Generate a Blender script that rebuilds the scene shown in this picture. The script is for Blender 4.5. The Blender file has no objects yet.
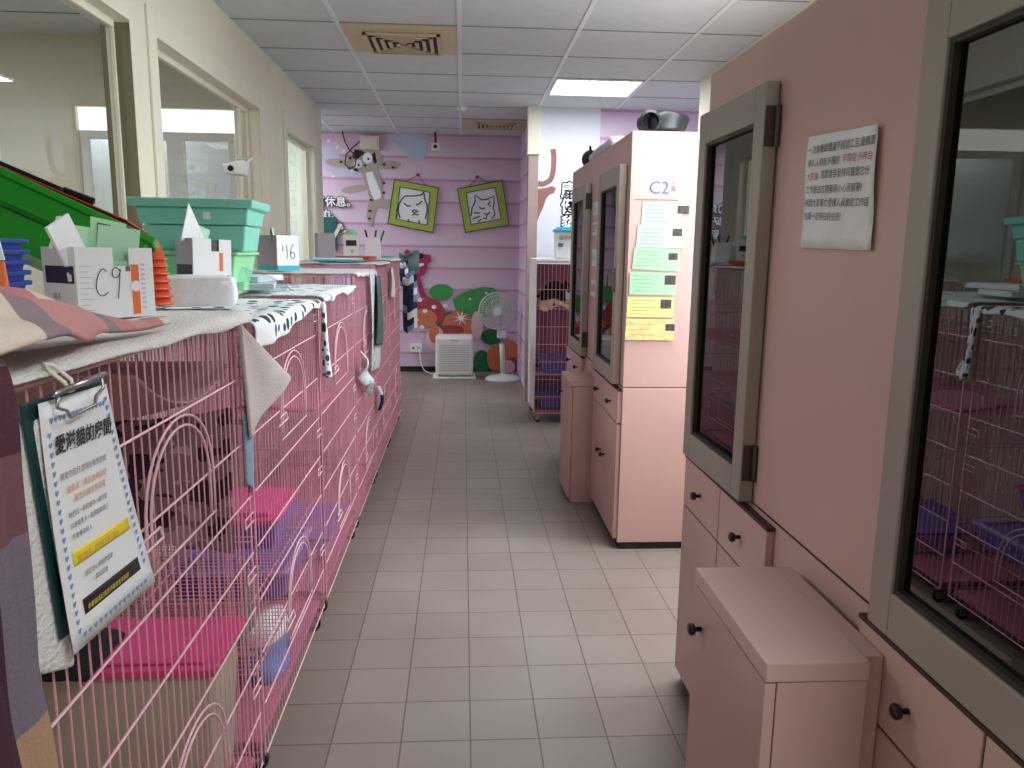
import bpy, bmesh, math, random
from mathutils import Vector, Matrix, noise
S = bpy.context.scene
COL = S.collection
random.seed(7)
PI = math.pi

# ---------------------------------------------------------------- camera, light, exposure
F_PX, PITCH, YAW, ROLL, CAM_H = 768.34, .170736, .065093, .013713, 1.398
cy_, sy_, cp_, sp_ = math.cos(YAW), math.sin(YAW), math.cos(PITCH), math.sin(PITCH)
FWD = Vector((sy_*cp_, cy_*cp_, -sp_))
_r = Vector((cy_, -sy_, 0)); _u = _r.cross(FWD)
RGT = math.cos(ROLL)*_r + math.sin(ROLL)*_u
UPV = -math.sin(ROLL)*_r + math.cos(ROLL)*_u
CAM = Vector((0, 0, CAM_H))
cd = bpy.data.cameras.new('camera'); cam = bpy.data.objects.new('camera', cd); COL.objects.link(cam)
cd.sensor_width = 36; cd.lens = F_PX/1024*36; cd.clip_start = .02
M = Matrix.Identity(4)
for i in range(3):
    M[i][0], M[i][1], M[i][2], M[i][3] = RGT[i], UPV[i], -FWD[i], CAM[i]
cam.matrix_world = M
S.camera = cam

def at(u, v, x=None, y=None, z=None):
    """the point of a real plane (x, y or z = const, in metres) on the sight line of a photo position"""
    d = RGT*((u-512)/F_PX) - UPV*((v-384)/F_PX) + FWD
    t = x/d.x if x is not None else y/d.y if y is not None else (z-CAM_H)/d.z
    return CAM + d*t

S.view_settings.view_transform = 'Standard'; S.view_settings.look = 'None'
S.view_settings.gamma = 1; S.view_settings.use_curve_mapping = False
S.view_settings.exposure = 0.43
w = bpy.data.worlds.new('world'); S.world = w; w.use_nodes = True
w.node_tree.nodes['Background'].inputs[0].default_value = (.80, .90, 1, 1)
w.node_tree.nodes['Background'].inputs[1].default_value = .9

def area(name, loc, size, power, color=(1, 1, 1), direction=(0, 0, -1)):
    l = bpy.data.lights.new(name, 'AREA'); l.shape = 'RECTANGLE'; l.size, l.size_y = size
    l.energy = power; l.color = color
    o = bpy.data.objects.new(name, l); COL.objects.link(o); o.location = loc
    o.rotation_euler = Vector(direction).to_track_quat('-Z', 'Y').to_euler()
    return o
LC = (.93, .98, 1)
area('troffer_light_far', (1.025, 6.30, 2.655), (.6, .52), 19, LC)
area('troffer_light_gap', (1.0, 3.19, 2.655), (.6, .50), 32, LC)
area('rear_fill_light', (1.025, -.64, 2.655), (.6, .52), 34, LC)  # unseen fill lamp added behind the camera to brighten the cage fronts
area('side_room_light', (-2.85, 2.9, 2.64), (.6, .56), 36, LC)
area('side_room_light_b', (-2.85, 0.3, 2.64), (.6, .56), 9, LC)
area('annex_light', (-2.6, 6.5, 2.62), (.6, 1.0), 55, LC)
area('corridor_light', (-2.6, 8.2, 2.62), (.8, .8), 31, LC)
area('gap_window_light', (1.86, 2.86, 1.55), (.7, 1.1), 34, (.86, .94, 1), (-1, 0, 0))

# ---------------------------------------------------------------- materials
def lin(h):
    h = h.lstrip('#'); c = [int(h[i:i+2], 16)/255 for i in (0, 2, 4)]
    return tuple((v/12.92 if v <= .04045 else ((v+.055)/1.055)**2.4) for v in c) + (1,)
MATS = {}
def mat(name, col, rough=.6, metal=0, var=.06, scale=9, bump=0, bscale=120, spec=.5, emit=0, coat=0):
    m = bpy.data.materials.new(name); m.use_nodes = True; nt = m.node_tree; N = nt.nodes; L = nt.links
    b = N['Principled BSDF']; c = lin(col)
    b.inputs['Roughness'].default_value = rough; b.inputs['Metallic'].default_value = metal
    b.inputs['Specular IOR Level'].default_value = spec; b.inputs['Coat Weight'].default_value = coat
    tc = N.new('ShaderNodeTexCoord')
    if var:
        n = N.new('ShaderNodeTexNoise'); n.inputs['Scale'].default_value = scale; n.inputs['Detail'].default_value = 4
        L.new(tc.outputs['Object'], n.inputs['Vector'])
        r = N.new('ShaderNodeValToRGB')
        r.color_ramp.elements[0].position = .3; r.color_ramp.elements[1].position = .7
        r.color_ramp.elements[0].color = tuple(v*(1-var) for v in c[:3]) + (1,)
        r.color_ramp.elements[1].color = tuple(min(1, v*(1+var)) for v in c[:3]) + (1,)
        L.new(n.outputs['Fac'], r.inputs['Fac']); L.new(r.outputs['Color'], b.inputs['Base Color'])
    else:
        b.inputs['Base Color'].default_value = c
    if emit:
        b.inputs['Emission Color'].default_value = c; b.inputs['Emission Strength'].default_value = emit
    if bump:
        n2 = N.new('ShaderNodeTexNoise'); n2.inputs['Scale'].default_value = bscale; n2.inputs['Detail'].default_value = 3
        L.new(tc.outputs['Object'], n2.inputs['Vector'])
        bp = N.new('ShaderNodeBump'); bp.inputs['Strength'].default_value = bump; bp.inputs['Distance'].default_value = .01
        L.new(n2.outputs['Fac'], bp.inputs['Height']); L.new(bp.outputs['Normal'], b.inputs['Normal'])
    MATS[name] = m
    return m
def glass(name, tint, ior=1.6, rough=.01):
    m = bpy.data.materials.new(name); m.use_nodes = True; nt = m.node_tree; N = nt.nodes; L = nt.links
    N.remove(N['Principled BSDF']); out = N['Material Output']
    t = N.new('ShaderNodeBsdfTransparent'); t.inputs['Color'].default_value = lin(tint)
    g = N.new('ShaderNodeBsdfGlossy'); g.inputs['Roughness'].default_value = rough
    f = N.new('ShaderNodeFresnel'); f.inputs['IOR'].default_value = ior
    ge = N.new('ShaderNodeNewGeometry'); iv = N.new('ShaderNodeMath'); iv.operation = 'SUBTRACT'; iv.inputs[0].default_value = 1; L.new(ge.outputs['Backfacing'], iv.inputs[1])
    mu = N.new('ShaderNodeMath'); mu.operation = 'MULTIPLY'; L.new(f.outputs[0], mu.inputs[0]); L.new(iv.outputs[0], mu.inputs[1])
    mx = N.new('ShaderNodeMixShader'); L.new(mu.outputs[0], mx.inputs[0]); L.new(t.outputs[0], mx.inputs[1]); L.new(g.outputs[0], mx.inputs[2])
    L.new(mx.outputs[0], out.inputs['Surface']); MATS[name] = m
    return m
def ramp_mat(name, kind, cols, rough=.85, scale=1.0, bump=.3, bscale=200):
    """cloth patterns on the cloth's own UV: 'patch' = woven patches, 'spots' = round spots, 'mottle' = cloudy print, 'stripe' = bands"""
    m = bpy.data.materials.new(name); m.use_nodes = True; nt = m.node_tree; N = nt.nodes; L = nt.links
    b = N['Principled BSDF']; b.inputs['Roughness'].default_value = rough; b.inputs['Specular IOR Level'].default_value = .2
    tc = N.new('ShaderNodeTexCoord'); mp = N.new('ShaderNodeMapping'); mp.inputs['Scale'].default_value = (scale, scale, scale)
    L.new(tc.outputs['UV'], mp.inputs['Vector'])
    r = N.new('ShaderNodeValToRGB'); r.color_ramp.interpolation = 'CONSTANT'
    e = r.color_ramp.elements
    while len(e) < len(cols): e.new(.5)
    for i, (p, c) in enumerate(cols): e[i].position = p; e[i].color = lin(c)
    if kind == 'patch':
        fl = N.new('ShaderNodeVectorMath'); fl.operation = 'FLOOR'; L.new(mp.outputs[0], fl.inputs[0])
        wn = N.new('ShaderNodeTexWhiteNoise'); L.new(fl.outputs[0], wn.inputs['Vector']); L.new(wn.outputs['Value'], r.inputs['Fac'])
    elif kind == 'spots':
        v = N.new('ShaderNodeTexVoronoi'); L.new(mp.outputs[0], v.inputs['Vector']); v.inputs['Scale'].default_value = 1; v.inputs['Randomness'].default_value = .55
        L.new(v.outputs['Distance'], r.inputs['Fac'])
    elif kind == 'mottle':
        v = N.new('ShaderNodeTexNoise'); L.new(mp.outputs[0], v.inputs['Vector']); v.inputs['Scale'].default_value = 1; v.inputs['Detail'].default_value = 2
        L.new(v.outputs['Fac'], r.inputs['Fac'])
    else:
        v = N.new('ShaderNodeTexWave'); L.new(mp.outputs[0], v.inputs['Vector']); v.inputs['Scale'].default_value = 1; v.bands_direction = 'Y'
        L.new(v.outputs['Fac'], r.inputs['Fac'])
    L.new(r.outputs['Color'], b.inputs['Base Color'])
    n2 = N.new('ShaderNodeTexNoise'); n2.inputs['Scale'].default_value = bscale; L.new(tc.outputs['Object'], n2.inputs['Vector'])
    bp = N.new('ShaderNodeBump'); bp.inputs['Strength'].default_value = bump; bp.inputs['Distance'].default_value = .006
    L.new(n2.outputs['Fac'], bp.inputs['Height']); L.new(bp.outputs['Normal'], b.inputs['Normal'])
    MATS[name] = m
    return m
def tile_floor():
    m = bpy.data.materials.new('floor_tiles'); m.use_nodes = True; nt = m.node_tree; N = nt.nodes; L = nt.links
    b = N['Principled BSDF']; b.inputs['Roughness'].default_value = .42; b.inputs['Specular IOR Level'].default_value = .4
    tc = N.new('ShaderNodeTexCoord'); mp = N.new('ShaderNodeMapping'); mp.inputs['Location'].default_value = (-.025+10, -2.022+10, 0)
    L.new(tc.outputs['Object'], mp.inputs['Vector'])
    br = N.new('ShaderNodeTexBrick'); br.offset = 0; br.squash = 1; br.inputs['Scale'].default_value = 1
    br.inputs['Brick Width'].default_value = .2; br.inputs['Row Height'].default_value = .2
    br.inputs['Mortar Size'].default_value = .0026; br.inputs['Mortar Smooth'].default_value = .3; br.inputs['Bias'].default_value = 0
    br.inputs['Color1'].default_value = lin('#968c87'); br.inputs['Color2'].default_value = lin('#908681'); br.inputs['Mortar'].default_value = lin('#6c625c')
    L.new(mp.outputs[0], br.inputs['Vector'])
    n = N.new('ShaderNodeTexNoise'); n.inputs['Scale'].default_value = 2.2; n.inputs['Detail'].default_value = 6
    L.new(tc.outputs['Object'], n.inputs['Vector'])
    r = N.new('ShaderNodeValToRGB'); r.color_ramp.elements[0].position = .3; r.color_ramp.elements[1].position = .75
    r.color_ramp.elements[0].color = (.86, .83, .80, 1); r.color_ramp.elements[1].color = (1, 1, 1, 1)
    L.new(n.outputs['Fac'], r.inputs['Fac'])
    mx = N.new('ShaderNodeMixRGB'); mx.blend_type = 'MULTIPLY'; mx.inputs[0].default_value = 1
    L.new(br.outputs['Color'], mx.inputs[1]); L.new(r.outputs[0], mx.inputs[2])
    # dirt and shade along the cages, both tinted into the tile colour
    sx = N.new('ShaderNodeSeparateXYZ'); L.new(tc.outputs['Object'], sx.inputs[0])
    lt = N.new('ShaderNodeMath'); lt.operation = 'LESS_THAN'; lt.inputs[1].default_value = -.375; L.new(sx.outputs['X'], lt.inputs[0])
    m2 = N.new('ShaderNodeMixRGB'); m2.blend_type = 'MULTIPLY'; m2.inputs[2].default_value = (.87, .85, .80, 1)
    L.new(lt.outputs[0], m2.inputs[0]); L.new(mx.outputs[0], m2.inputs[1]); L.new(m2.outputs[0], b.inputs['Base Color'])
    bp = N.new('ShaderNodeBump'); bp.invert = True; bp.inputs['Strength'].default_value = .5; bp.inputs['Distance'].default_value = .003
    L.new(br.outputs['Fac'], bp.inputs['Height']); L.new(bp.outputs['Normal'], b.inputs['Normal'])
    MATS['floor_tiles'] = m
def siding():
    """printed pink weatherboards: a thin darker line every 0.245 m"""
    m = bpy.data.materials.new('pink_siding'); m.use_nodes = True; nt = m.node_tree; N = nt.nodes; L = nt.links
    b = N['Principled BSDF']; b.inputs['Roughness'].default_value = .6
    tc = N.new('ShaderNodeTexCoord'); sx = N.new('ShaderNodeSeparateXYZ'); L.new(tc.outputs['Object'], sx.inputs[0])
    a = N.new('ShaderNodeMath'); a.operation = 'SUBTRACT'; a.inputs[1].default_value = 2.165-.245*20; L.new(sx.outputs['Z'], a.inputs[0])
    d = N.new('ShaderNodeMath'); d.operation = 'DIVIDE'; d.inputs[1].default_value = .245; L.new(a.outputs[0], d.inputs[0])
    f = N.new('ShaderNodeMath'); f.operation = 'FRACT'; L.new(d.outputs[0], f.inputs[0])
    r = N.new('ShaderNodeValToRGB'); e = r.color_ramp.elements
    e[0].position = 0; e[0].color = lin('#c193b4'); e[1].position = 1; e[1].color = lin('#d6b4d0')
    for p, c in ((.09, '#c79cbd'), (.13, '#dcc8df'), (.55, '#dac1da'), (.93, '#d7b6d2')):
        q = e.new(p); q.color = lin(c)
    L.new(f.outputs[0], r.inputs[0]); L.new(r.outputs[0], b.inputs['Base Color'])
    MATS['pink_siding'] = m
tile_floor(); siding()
mat('ceiling_board', '#d0d6d9', .9, bump=.15, bscale=300, var=.03)
mat('ceiling_bar', '#e2e6ea', .5, var=0); mat('ceiling_gap_shade', '#8c8d8e', .8, var=0)
mat('wall_cream', '#e3decc', .7, var=.03, scale=3); mat('jamb_brown', '#857a62', .7, var=.04)
mat('trim_cream', '#e6e1d0', .55, var=.03); mat('wall_white', '#dfe1ee', .6, var=.02)
mat('taupe', '#a58f8a', .7); mat('skirting_black', '#1b1a1c', .5)
mat('annex_white', '#dfe8dc', .6, var=.02); mat('frame_white', '#eef1f2', .5, var=.02)
mat('blind_glow', '#ffffff', .8, var=0, emit=1.0)
mat('laminate', '#d0ada8', .38, var=.03, scale=2.5, spec=.35)
mat('laminate_lid', '#d3b2ad', .32, var=.03, scale=2.5, spec=.4)
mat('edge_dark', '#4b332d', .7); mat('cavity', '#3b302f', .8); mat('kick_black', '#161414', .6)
mat('alu', '#a49b92', .42, .15, var=.03); mat('alu_dark', '#3c3630', .5, .2); mat('alu_bright', '#d7d2c9', .4, .2, var=.02)
mat('hinge', '#57524e', .35, .8); mat('knob', '#33272a', .35, .5)
glass('cabinet_glass', '#8a7678', 2.1); glass('window_glass', '#f4f4f2', 1.45); glass('clear_plastic', '#f4f8fa', 1.3, .08)
mat('pink_wire', '#d899ab', .4, .0, var=.06, spec=.5); mat('pink_wire_light', '#e8bcc8', .35, var=.04)
mat('tray_pink', '#b0647c', .5); mat('rubber', '#1a1a1c', .6); mat('steel', '#b5b5b8', .3, .9)
mat('terry', '#e6e3e2', .95, bump=.6, bscale=160, var=.03); mat('towel_grey', '#c2b7b6', .95, bump=.4, bscale=200)
mat('cage_cloth', '#a86a80', .95, bump=.3); mat('towel_blue', '#8fa3b8', .95, bump=.4, bscale=200); mat('hammock_rose', '#b3908f', .95, bump=.3); mat('towel_sage', '#5d7671', .95, bump=.4, bscale=200)
ramp_mat('plaid', 'patch', [(0, '#4a2c3b'), (.28, '#755058'), (.46, '#7a6f7e'), (.66, '#54303f'), (.84, '#b08f74'), (.92, '#c18588')], scale=1)
ramp_mat('plaid_pale', 'patch', [(0, '#e2d2c6'), (.30, '#cd9594'), (.66, '#9a8791'), (.86, '#c58a8b')], scale=1)
ramp_mat('spots', 'spots', [(0, '#3c4454'), (.37, '#e9edf1')], scale=17)
ramp_mat('camo', 'mottle', [(0, '#3a2c35'), (.46, '#8a747d'), (.58, '#b39aa2')], scale=4.5)
ramp_mat('cloud_print', 'mottle', [(0, '#9fb0b8'), (.40, '#dfe5e8'), (.62, '#c3cdd2')], scale=9)
ramp_mat('navy_plaid', 'patch', [(0, '#22283c'), (.5, '#dfe3ea'), (.66, '#2c3450'), (.85, '#7c8aa6')], scale=9)
ramp_mat('leopard', 'spots', [(0, '#4d3426'), (.22, '#d9b48c'), (.5, '#e6d3bd')], scale=14)
mat('card_white', '#e9e8ec', .6, var=.02); mat('card_grey', '#9c979e', .7, var=.03); mat('label_purple', '#2c1f35', .5)
mat('label_orange', '#e2703a', .5); mat('ink', '#2b2a30', .6, var=0); mat('ink_grey', '#6c6a72', .7, var=0); mat('ink_red', '#b5483c', .7, var=0); mat('ink_blue', '#4a6fb0', .6, var=0)
mat('ink_tan', '#d39a6c', .7, var=0)
mat('paper', '#eceef2', .7, var=.03, scale=14); mat('paper_green', '#a6dcae', .7, var=.03); mat('paper_mint', '#b7e3c6', .7, var=.03)
mat('paper_yellow', '#e6df8f', .7, var=.03); mat('paper_straw', '#ded493', .75, var=.18, scale=40); mat('highlight_yellow', '#f0d832', .6, var=.02)
mat('photo_dark', '#4c4648', .4, var=.5, scale=70); mat('sheet_print', '#74a883', .7, var=0); mat('heart_blue', '#7f95c4', .7, var=0)
mat('teal_plastic', '#86d0bd', .4, spec=.4); mat('board_teal', '#0c3a3c', .5); mat('teal_dark', '#0e5a55', .5); mat('green_plastic', '#119a20', .35)
mat('green_dark', '#0b6a1a', .4); mat('mint_plastic', '#8fd8a2', .4); mat('blue_plastic', '#28409c', .4); mat('orange_plastic', '#d8542f', .4)
mat('red_plastic', '#b02c2c', .4); mat('black_fabric', '#1e1c22', .85); mat('pink_lid', '#d23c80', .38, var=.04); mat('tub_beige', '#aeaa95', .4)
mat('purple_plastic', '#6a57a8', .4); mat('lilac_plastic', '#a78fc4', .4); mat('bag_blue', '#5b8fd0', .35, var=.2, scale=18); mat('wrap_white', '#eaeef1', .25, var=.06, bump=.35, bscale=28)
mat('plastic_white', '#e8ebe9', .4, var=.02); mat('plastic_fan', '#dfe6e2', .4, var=.02); mat('lid_turquoise', '#39b3c4', .4)
mat('beige_vent', '#cdbda0', .6, var=.03); mat('diffuser', '#f6fbff', .5, var=0, emit=2.2); mat('louvre', '#e6e8ea', .3, .6, var=0)
mat('tarp', '#cfd8e6', .35); mat('black_gloss', '#0c0f16', .5, var=.1, scale=20, spec=.3); mat('cat_black', '#141216', .9, bump=.5, bscale=300); mat('cat_white', '#ddd8d5', .9)
mat('m_taupe', '#b3a49f', .7, var=.02); mat('m_white', '#eef0fa', .7, var=.01); mat('m_black', '#241a26', .7, var=0); mat('m_purple', '#6a3c72', .7, var=0)
mat('m_lilac', '#c9c4e4', .7, var=.03); mat('m_green', '#3f9a50', .7, var=.08); mat('m_dark_green', '#1f6d3d', .7, var=.08); mat('m_lime', '#a9bc58', .6, var=.03)
mat('m_red', '#a8404a', .7, var=.06); mat('m_orange', '#cf7a58', .7, var=.08); mat('m_magenta', '#a8285c', .7, var=.06); mat('m_pale', '#e6c3c8', .7, var=.04)
mat('m_brown', '#97665f', .7, var=.05); mat('m_sky', '#b9c3dc', .7, var=.03)
mat('cord', '#4a1e2c', .6); mat('string', '#8a5a7c', .7); mat('wood', '#b08d68', .5, var=.15); mat('oven_beige', '#d6cfc0', .5)
mat('equipment', '#e8eef0', .5); mat('dark_header', '#8d7b64', .7); mat('lavender_wall', '#b7bcc6', .7)

# ---------------------------------------------------------------- object helpers
def link(name, me, parent=None):
    o = bpy.data.objects.new(name, me); COL.objects.link(o)
    if parent: o.parent = parent
    return o
def wl(o):
    v = Vector((0, 0, 0))
    while o: v = v + o.location; o = o.parent
    return v
def tag(o, label=None, cat=None, group=None, kind=None):
    if label: o['label'] = label
    if cat: o['category'] = cat
    if group: o['group'] = group
    if kind: o['kind'] = kind
    return o
def thing(name, label, cat, loc=(0, 0, 0), group=None):
    o = bpy.data.objects.new(name, None); COL.objects.link(o); o.location = loc; o.empty_display_size = .05
    return tag(o, label, cat, group)
class MB:
    """collects shapes into one mesh; coordinates in metres in the place (or about the origin for things moved afterwards)"""
    def __init__(s): s.v = []; s.f = []; s.m = []; s.uv = None; s.mi = 0
    def add(s, vs, fs):
        n = len(s.v); s.v += [Vector(p) for p in vs]; s.f += [[i+n for i in f] for f in fs]; s.m += [s.mi]*len(fs); return s
    def box(s, x0, x1, y0, y1, z0, z1):
        if x0 > x1: x0, x1 = x1, x0
        if y0 > y1: y0, y1 = y1, y0
        if z0 > z1: z0, z1 = z1, z0
        return s.hexa([(x0,y0,z0),(x1,y0,z0),(x1,y1,z0),(x0,y1,z0)], [(x0,y0,z1),(x1,y0,z1),(x1,y1,z1),(x0,y1,z1)])
    def hexa(s, lo, hi):
        return s.add(list(lo)+list(hi), [(3,2,1,0),(4,5,6,7),(0,1,5,4),(1,2,6,5),(2,3,7,6),(3,0,4,7)])
    def tube(s, pts, r, n=6, closed=False, caps=True):
        pts = [Vector(p) for p in pts]; k = len(pts); rings = []; prev = None
        for i, p in enumerate(pts):
            a = pts[(i-1) % k] if (closed or i > 0) else p; b = pts[(i+1) % k] if (closed or i < k-1) else p
            t = (b-a).normalized() if (b-a).length > 1e-9 else Vector((0, 0, 1))
            if prev is None:
                q = Vector((0, 0, 1)) if abs(t.z) < .9 else Vector((1, 0, 0))
                e = t.cross(q).normalized()
            else:
                e = prev - t*prev.dot(t)
                e = e.normalized() if e.length > 1e-6 else t.cross(Vector((.3, .5, .8))).normalized()
            prev = e; g = t.cross(e); rr = r[i] if isinstance(r, (list, tuple)) else r
            rings.append([p + (e*math.cos(2*PI*j/n) + g*math.sin(2*PI*j/n))*rr for j in range(n)])
        vs = [v for R in rings for v in R]; fs = []
        for i in range(k if closed else k-1):
            for j in range(n):
                fs.append((i*n+j, i*n+(j+1) % n, ((i+1) % k)*n+(j+1) % n, ((i+1) % k)*n+j))
        if caps and not closed: fs += [tuple(range(n))[::-1], tuple((k-1)*n+j for j in range(n))]
        return s.add(vs, fs)
    def lathe(s, prof, c=(0, 0, 0), n=24, axis='z'):
        vs = []; fs = []; k = len(prof)
        for r, h in prof:
            for j in range(n):
                a = 2*PI*j/n; p = (r*math.cos(a), r*math.sin(a), h)
                if axis == 'y': p = (p[0], -h, p[1])
                if axis == 'x': p = (h, p[0], p[1])
                vs.append(Vector(c)+Vector(p))
        for i in range(k-1):
            for j in range(n): fs.append((i*n+j, i*n+(j+1) % n, (i+1)*n+(j+1) % n, (i+1)*n+j))
        fs += [tuple(range(n))[::-1], tuple((k-1)*n+j for j in range(n))]
        return s.add(vs, fs)
    def slab(s, pts, th):
        """prism: outline pts, pushed along th"""
        n = len(pts); a = [Vector(p) for p in pts]; th = Vector(th)
        return s.add(a+[p+th for p in a], [tuple(range(n))[::-1], tuple(range(n, 2*n))]+[(i, (i+1) % n, n+(i+1) % n, n+i) for i in range(n)])
    def build(s, name, m, parent=None, bevel=0, smooth=False, off=None):
        me = bpy.data.meshes.new(name); o0 = wl(parent) if parent else Vector((0, 0, 0))
        if off is not None: o0 = Vector(off)
        me.from_pydata([v-o0 for v in s.v], [], s.f)
        for x in ([m] if isinstance(m, str) else m): me.materials.append(MATS[x])
        for p, i in zip(me.polygons, s.m): p.material_index = i; p.use_smooth = smooth
        bm = bmesh.new(); bm.from_mesh(me); bmesh.ops.recalc_face_normals(bm, faces=bm.faces); bm.to_mesh(me); bm.free()
        if s.uv:
            u = me.uv_layers.new(name='UVMap')
            for l in me.loops: u.data[l.index].uv = s.uv[l.vertex_index]
        o = link(name, me, parent)
        if off is not None: o.location = o0 - (wl(parent) if parent else Vector((0, 0, 0)))
        if bevel:
            b = o.modifiers.new('bevel', 'BEVEL'); b.width = bevel; b.segments = 2; b.limit_method = 'ANGLE'
        return o
def bx(name, m, parent, *d, bevel=.002, off=None): return MB().box(*d).build(name, m, parent, bevel, off=off)
def struct(name, mb, m, bevel=0): return tag(mb.build(name, m, None, bevel), kind='structure')
def cloth(name, m, f, nu, nv, parent=None, th=.005, us=(1, 1), sub=1, off=None):
    """sheet f(u, v) with thickness"""
    s = MB(); s.uv = []
    for i in range(nu+1):
        for j in range(nv+1):
            s.v.append(Vector(f(i/nu, j/nv))); s.uv.append((i/nu*us[0], j/nv*us[1]))
    for i in range(nu):
        for j in range(nv):
            a = i*(nv+1)+j; s.f.append((a, a+nv+1, a+nv+2, a+1)); s.m.append(0)
    o = s.build(name, m, parent, smooth=True, off=off)
    so = o.modifiers.new('thickness', 'SOLIDIFY'); so.thickness = th; so.offset = 0
    if sub:
        su = o.modifiers.new('smooth', 'SUBSURF'); su.levels = sub; su.render_levels = sub
    return o
def nz(*p, s=1.0): return noise.noise(Vector((tuple(p)+(0, 0))[:3])*s)
def interp(keys, t):
    """piecewise Catmull-Rom through tuples"""
    n = len(keys)-1; x = min(max(t, 0), 1)*n; i = min(int(x), n-1); q = x-i
    p0, p1, p2, p3 = keys[max(i-1, 0)], keys[i], keys[i+1], keys[min(i+2, n)]
    return tuple(.5*((2*b)+(-a+c)*q+(2*a-5*b+4*c-d)*q*q+(-a+3*b-3*c+d)*q**3) for a, b, c, d in zip(p0, p1, p2, p3))
def text(name, body, size, m, parent, org, ux, uy, align='LEFT', bold=0, gap=1.0, lift=.0012, off=None):
    """lettering on a flat face: org = start of the first base line, ux along the line, uy up"""
    c = bpy.data.curves.new('lettering', 'FONT'); c.body = body; c.size = size; c.align_x = align; c.resolution_u = 2; c.offset = bold; c.space_line = gap
    t = bpy.data.objects.new('lettering', c); COL.objects.link(t); bpy.context.view_layer.update()
    dg = bpy.context.evaluated_depsgraph_get(); me = bpy.data.meshes.new_from_object(t.evaluated_get(dg))
    bpy.data.objects.remove(t); ux = Vector(ux).normalized(); uy = Vector(uy).normalized(); nn = ux.cross(uy)
    o0 = wl(parent) if parent else Vector((0, 0, 0))
    for v in me.vertices: v.co = Vector(org) + ux*v.co.x + uy*v.co.y + nn*lift - o0
    me.materials.clear(); me.materials.append(MATS[m])
    return link(name, me, parent)
def ell(cx, cz, rx, rz, n=20, rot=0): return [(cx+rx*math.cos(a)*math.cos(rot)-rz*math.sin(a)*math.sin(rot), cz+rx*math.cos(a)*math.sin(rot)+rz*math.sin(a)*math.cos(rot)) for a in (2*PI*i/n for i in range(n))]
def strip(pts, wd):
    """2-D outline of a band of half-width wd (number or list) along a smooth line"""
    L = []; R = []; n = len(pts)
    for i in range(n):
        a, b = pts[max(i-1, 0)], pts[min(i+1, n-1)]; d = Vector((b[0]-a[0], b[1]-a[1])).normalized(); q = wd[i] if isinstance(wd, (list, tuple)) else wd
        L.append((pts[i][0]-d.y*q, pts[i][1]+d.x*q)); R.append((pts[i][0]+d.y*q, pts[i][1]-d.x*q))
    return L+R[::-1]
def curve2(keys, n): return [interp(keys, i/n) for i in range(n+1)]

# ---------------------------------------------------------------- the room
CE = 2.68
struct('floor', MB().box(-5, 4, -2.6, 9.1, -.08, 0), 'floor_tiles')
struct('ceiling', MB().box(-5, 4, -2.6, 9.1, CE, CE+.1), 'ceiling_board')
g = MB()
for k in range(-6, 6): g.box(-.025+.7*k-.013, -.025+.7*k+.013, -2.5, 9.0, CE-.006, CE)
struct('trim_1', g, 'ceiling_bar')
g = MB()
for k in range(-11, 7): g.box(-4.6, 3.0, 4.74+.63*k-.005, 4.74+.63*k+.005, CE-.003, CE)  # grey strips painted for the shade in the gaps between ceiling boards
struct('trim_gap_shade', g, 'ceiling_gap_shade')
# left wall with three window openings
WX, WT = -1.32, -1.435
g = MB()
g.box(WT, WX, -2.5, 7.45, 0, 1.02); g.box(WT, WX, -2.5, 7.45, 2.28, CE)
for a, b in ((-2.5, -.2), (3.33, 3.58), (5.27, 6.05), (7.13, 7.45)): g.box(WT, WX, a, b, 1.02, 2.28)
struct('wall_left', g, 'wall_cream')
for n, (a, b) in enumerate(((-.2, 3.33), (3.58, 5.27), (6.05, 7.13)), 1):
    r = thing('window_%d' % n, None, None, (-1.395, (a+b)/2, 1.02)); r['kind'] = 'structure'
    g = MB(); d = .012 if n == 1 else .03
    g.box(-1.41, -1.38, a, b, 1.02, 1.05); g.box(-1.41, -1.38, a, b, 2.25, 2.28); g.box(-1.41, -1.38, a, a+d, 1.05, 2.25); g.box(-1.41, -1.38, b-d, b, 1.05, 2.25)
    if n == 2: g.box(-1.41, -1.38, b-.22, b-.19, 1.05, 2.25)
    g.build('window_frame', 'trim_cream', r, .002)
    bx('window_pane', 'window_glass', r, -1.397, -1.393, a+d, b-d, 1.05, 2.25, bevel=0)
    g = MB(); q = .09 if n > 1 else .0
    if n > 1:
        g.box(WX, WX+.012, a-q, a-.0, 1.0, 2.28+.11); g.box(WX, WX+.012, b, b+q+.08, 1.0, 2.28+.11); g.box(WX, WX+.012, a, b, 2.28, 2.28+.11)
        g.build('window_casing', 'trim_cream', r, .003)
    g = MB(); g.box(WT+.001, -1.4105, b-.003, b, 1.03, 2.27); g.box(-1.3795, WX-.001, b-.003, b, 1.03, 2.27)
    g.build('window_jamb', 'jamb_brown' if n == 1 else 'trim_cream', r)
struct('wall_back', MB().box(-4.2, .66, 8.95, 9.1, 0, CE), 'pink_siding')
struct('baseboard_back', MB().box(-4.2, .64, 8.93, 8.95, 0, .06), 'skirting_black')
struct('wall_rear', MB().box(-5, 4, -2.6, -2.5, 0, CE), 'wall_cream')
# far right store room: white front, pink side
g = MB(); g.box(.68, 1.24, 7.2, 7.3, 0, CE); g.mi = 1; g.box(1.24, 4, 7.2, 7.3, 0, CE); g.box(.64, .68, 7.28, 8.95, 0, CE); g.box(.64, .68, 7.25, 7.28, 0, CE)
struct('wall_partition', g, ['wall_white', 'pink_siding'])
struct('trim_3', MB().box(.585, .677, 7.14, 7.24, 0, 2.26), 'taupe', .004)
struct('trim_4', MB().box(.575, .69, 7.12, 7.26, 2.26, CE), 'trim_cream', .004)
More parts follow.
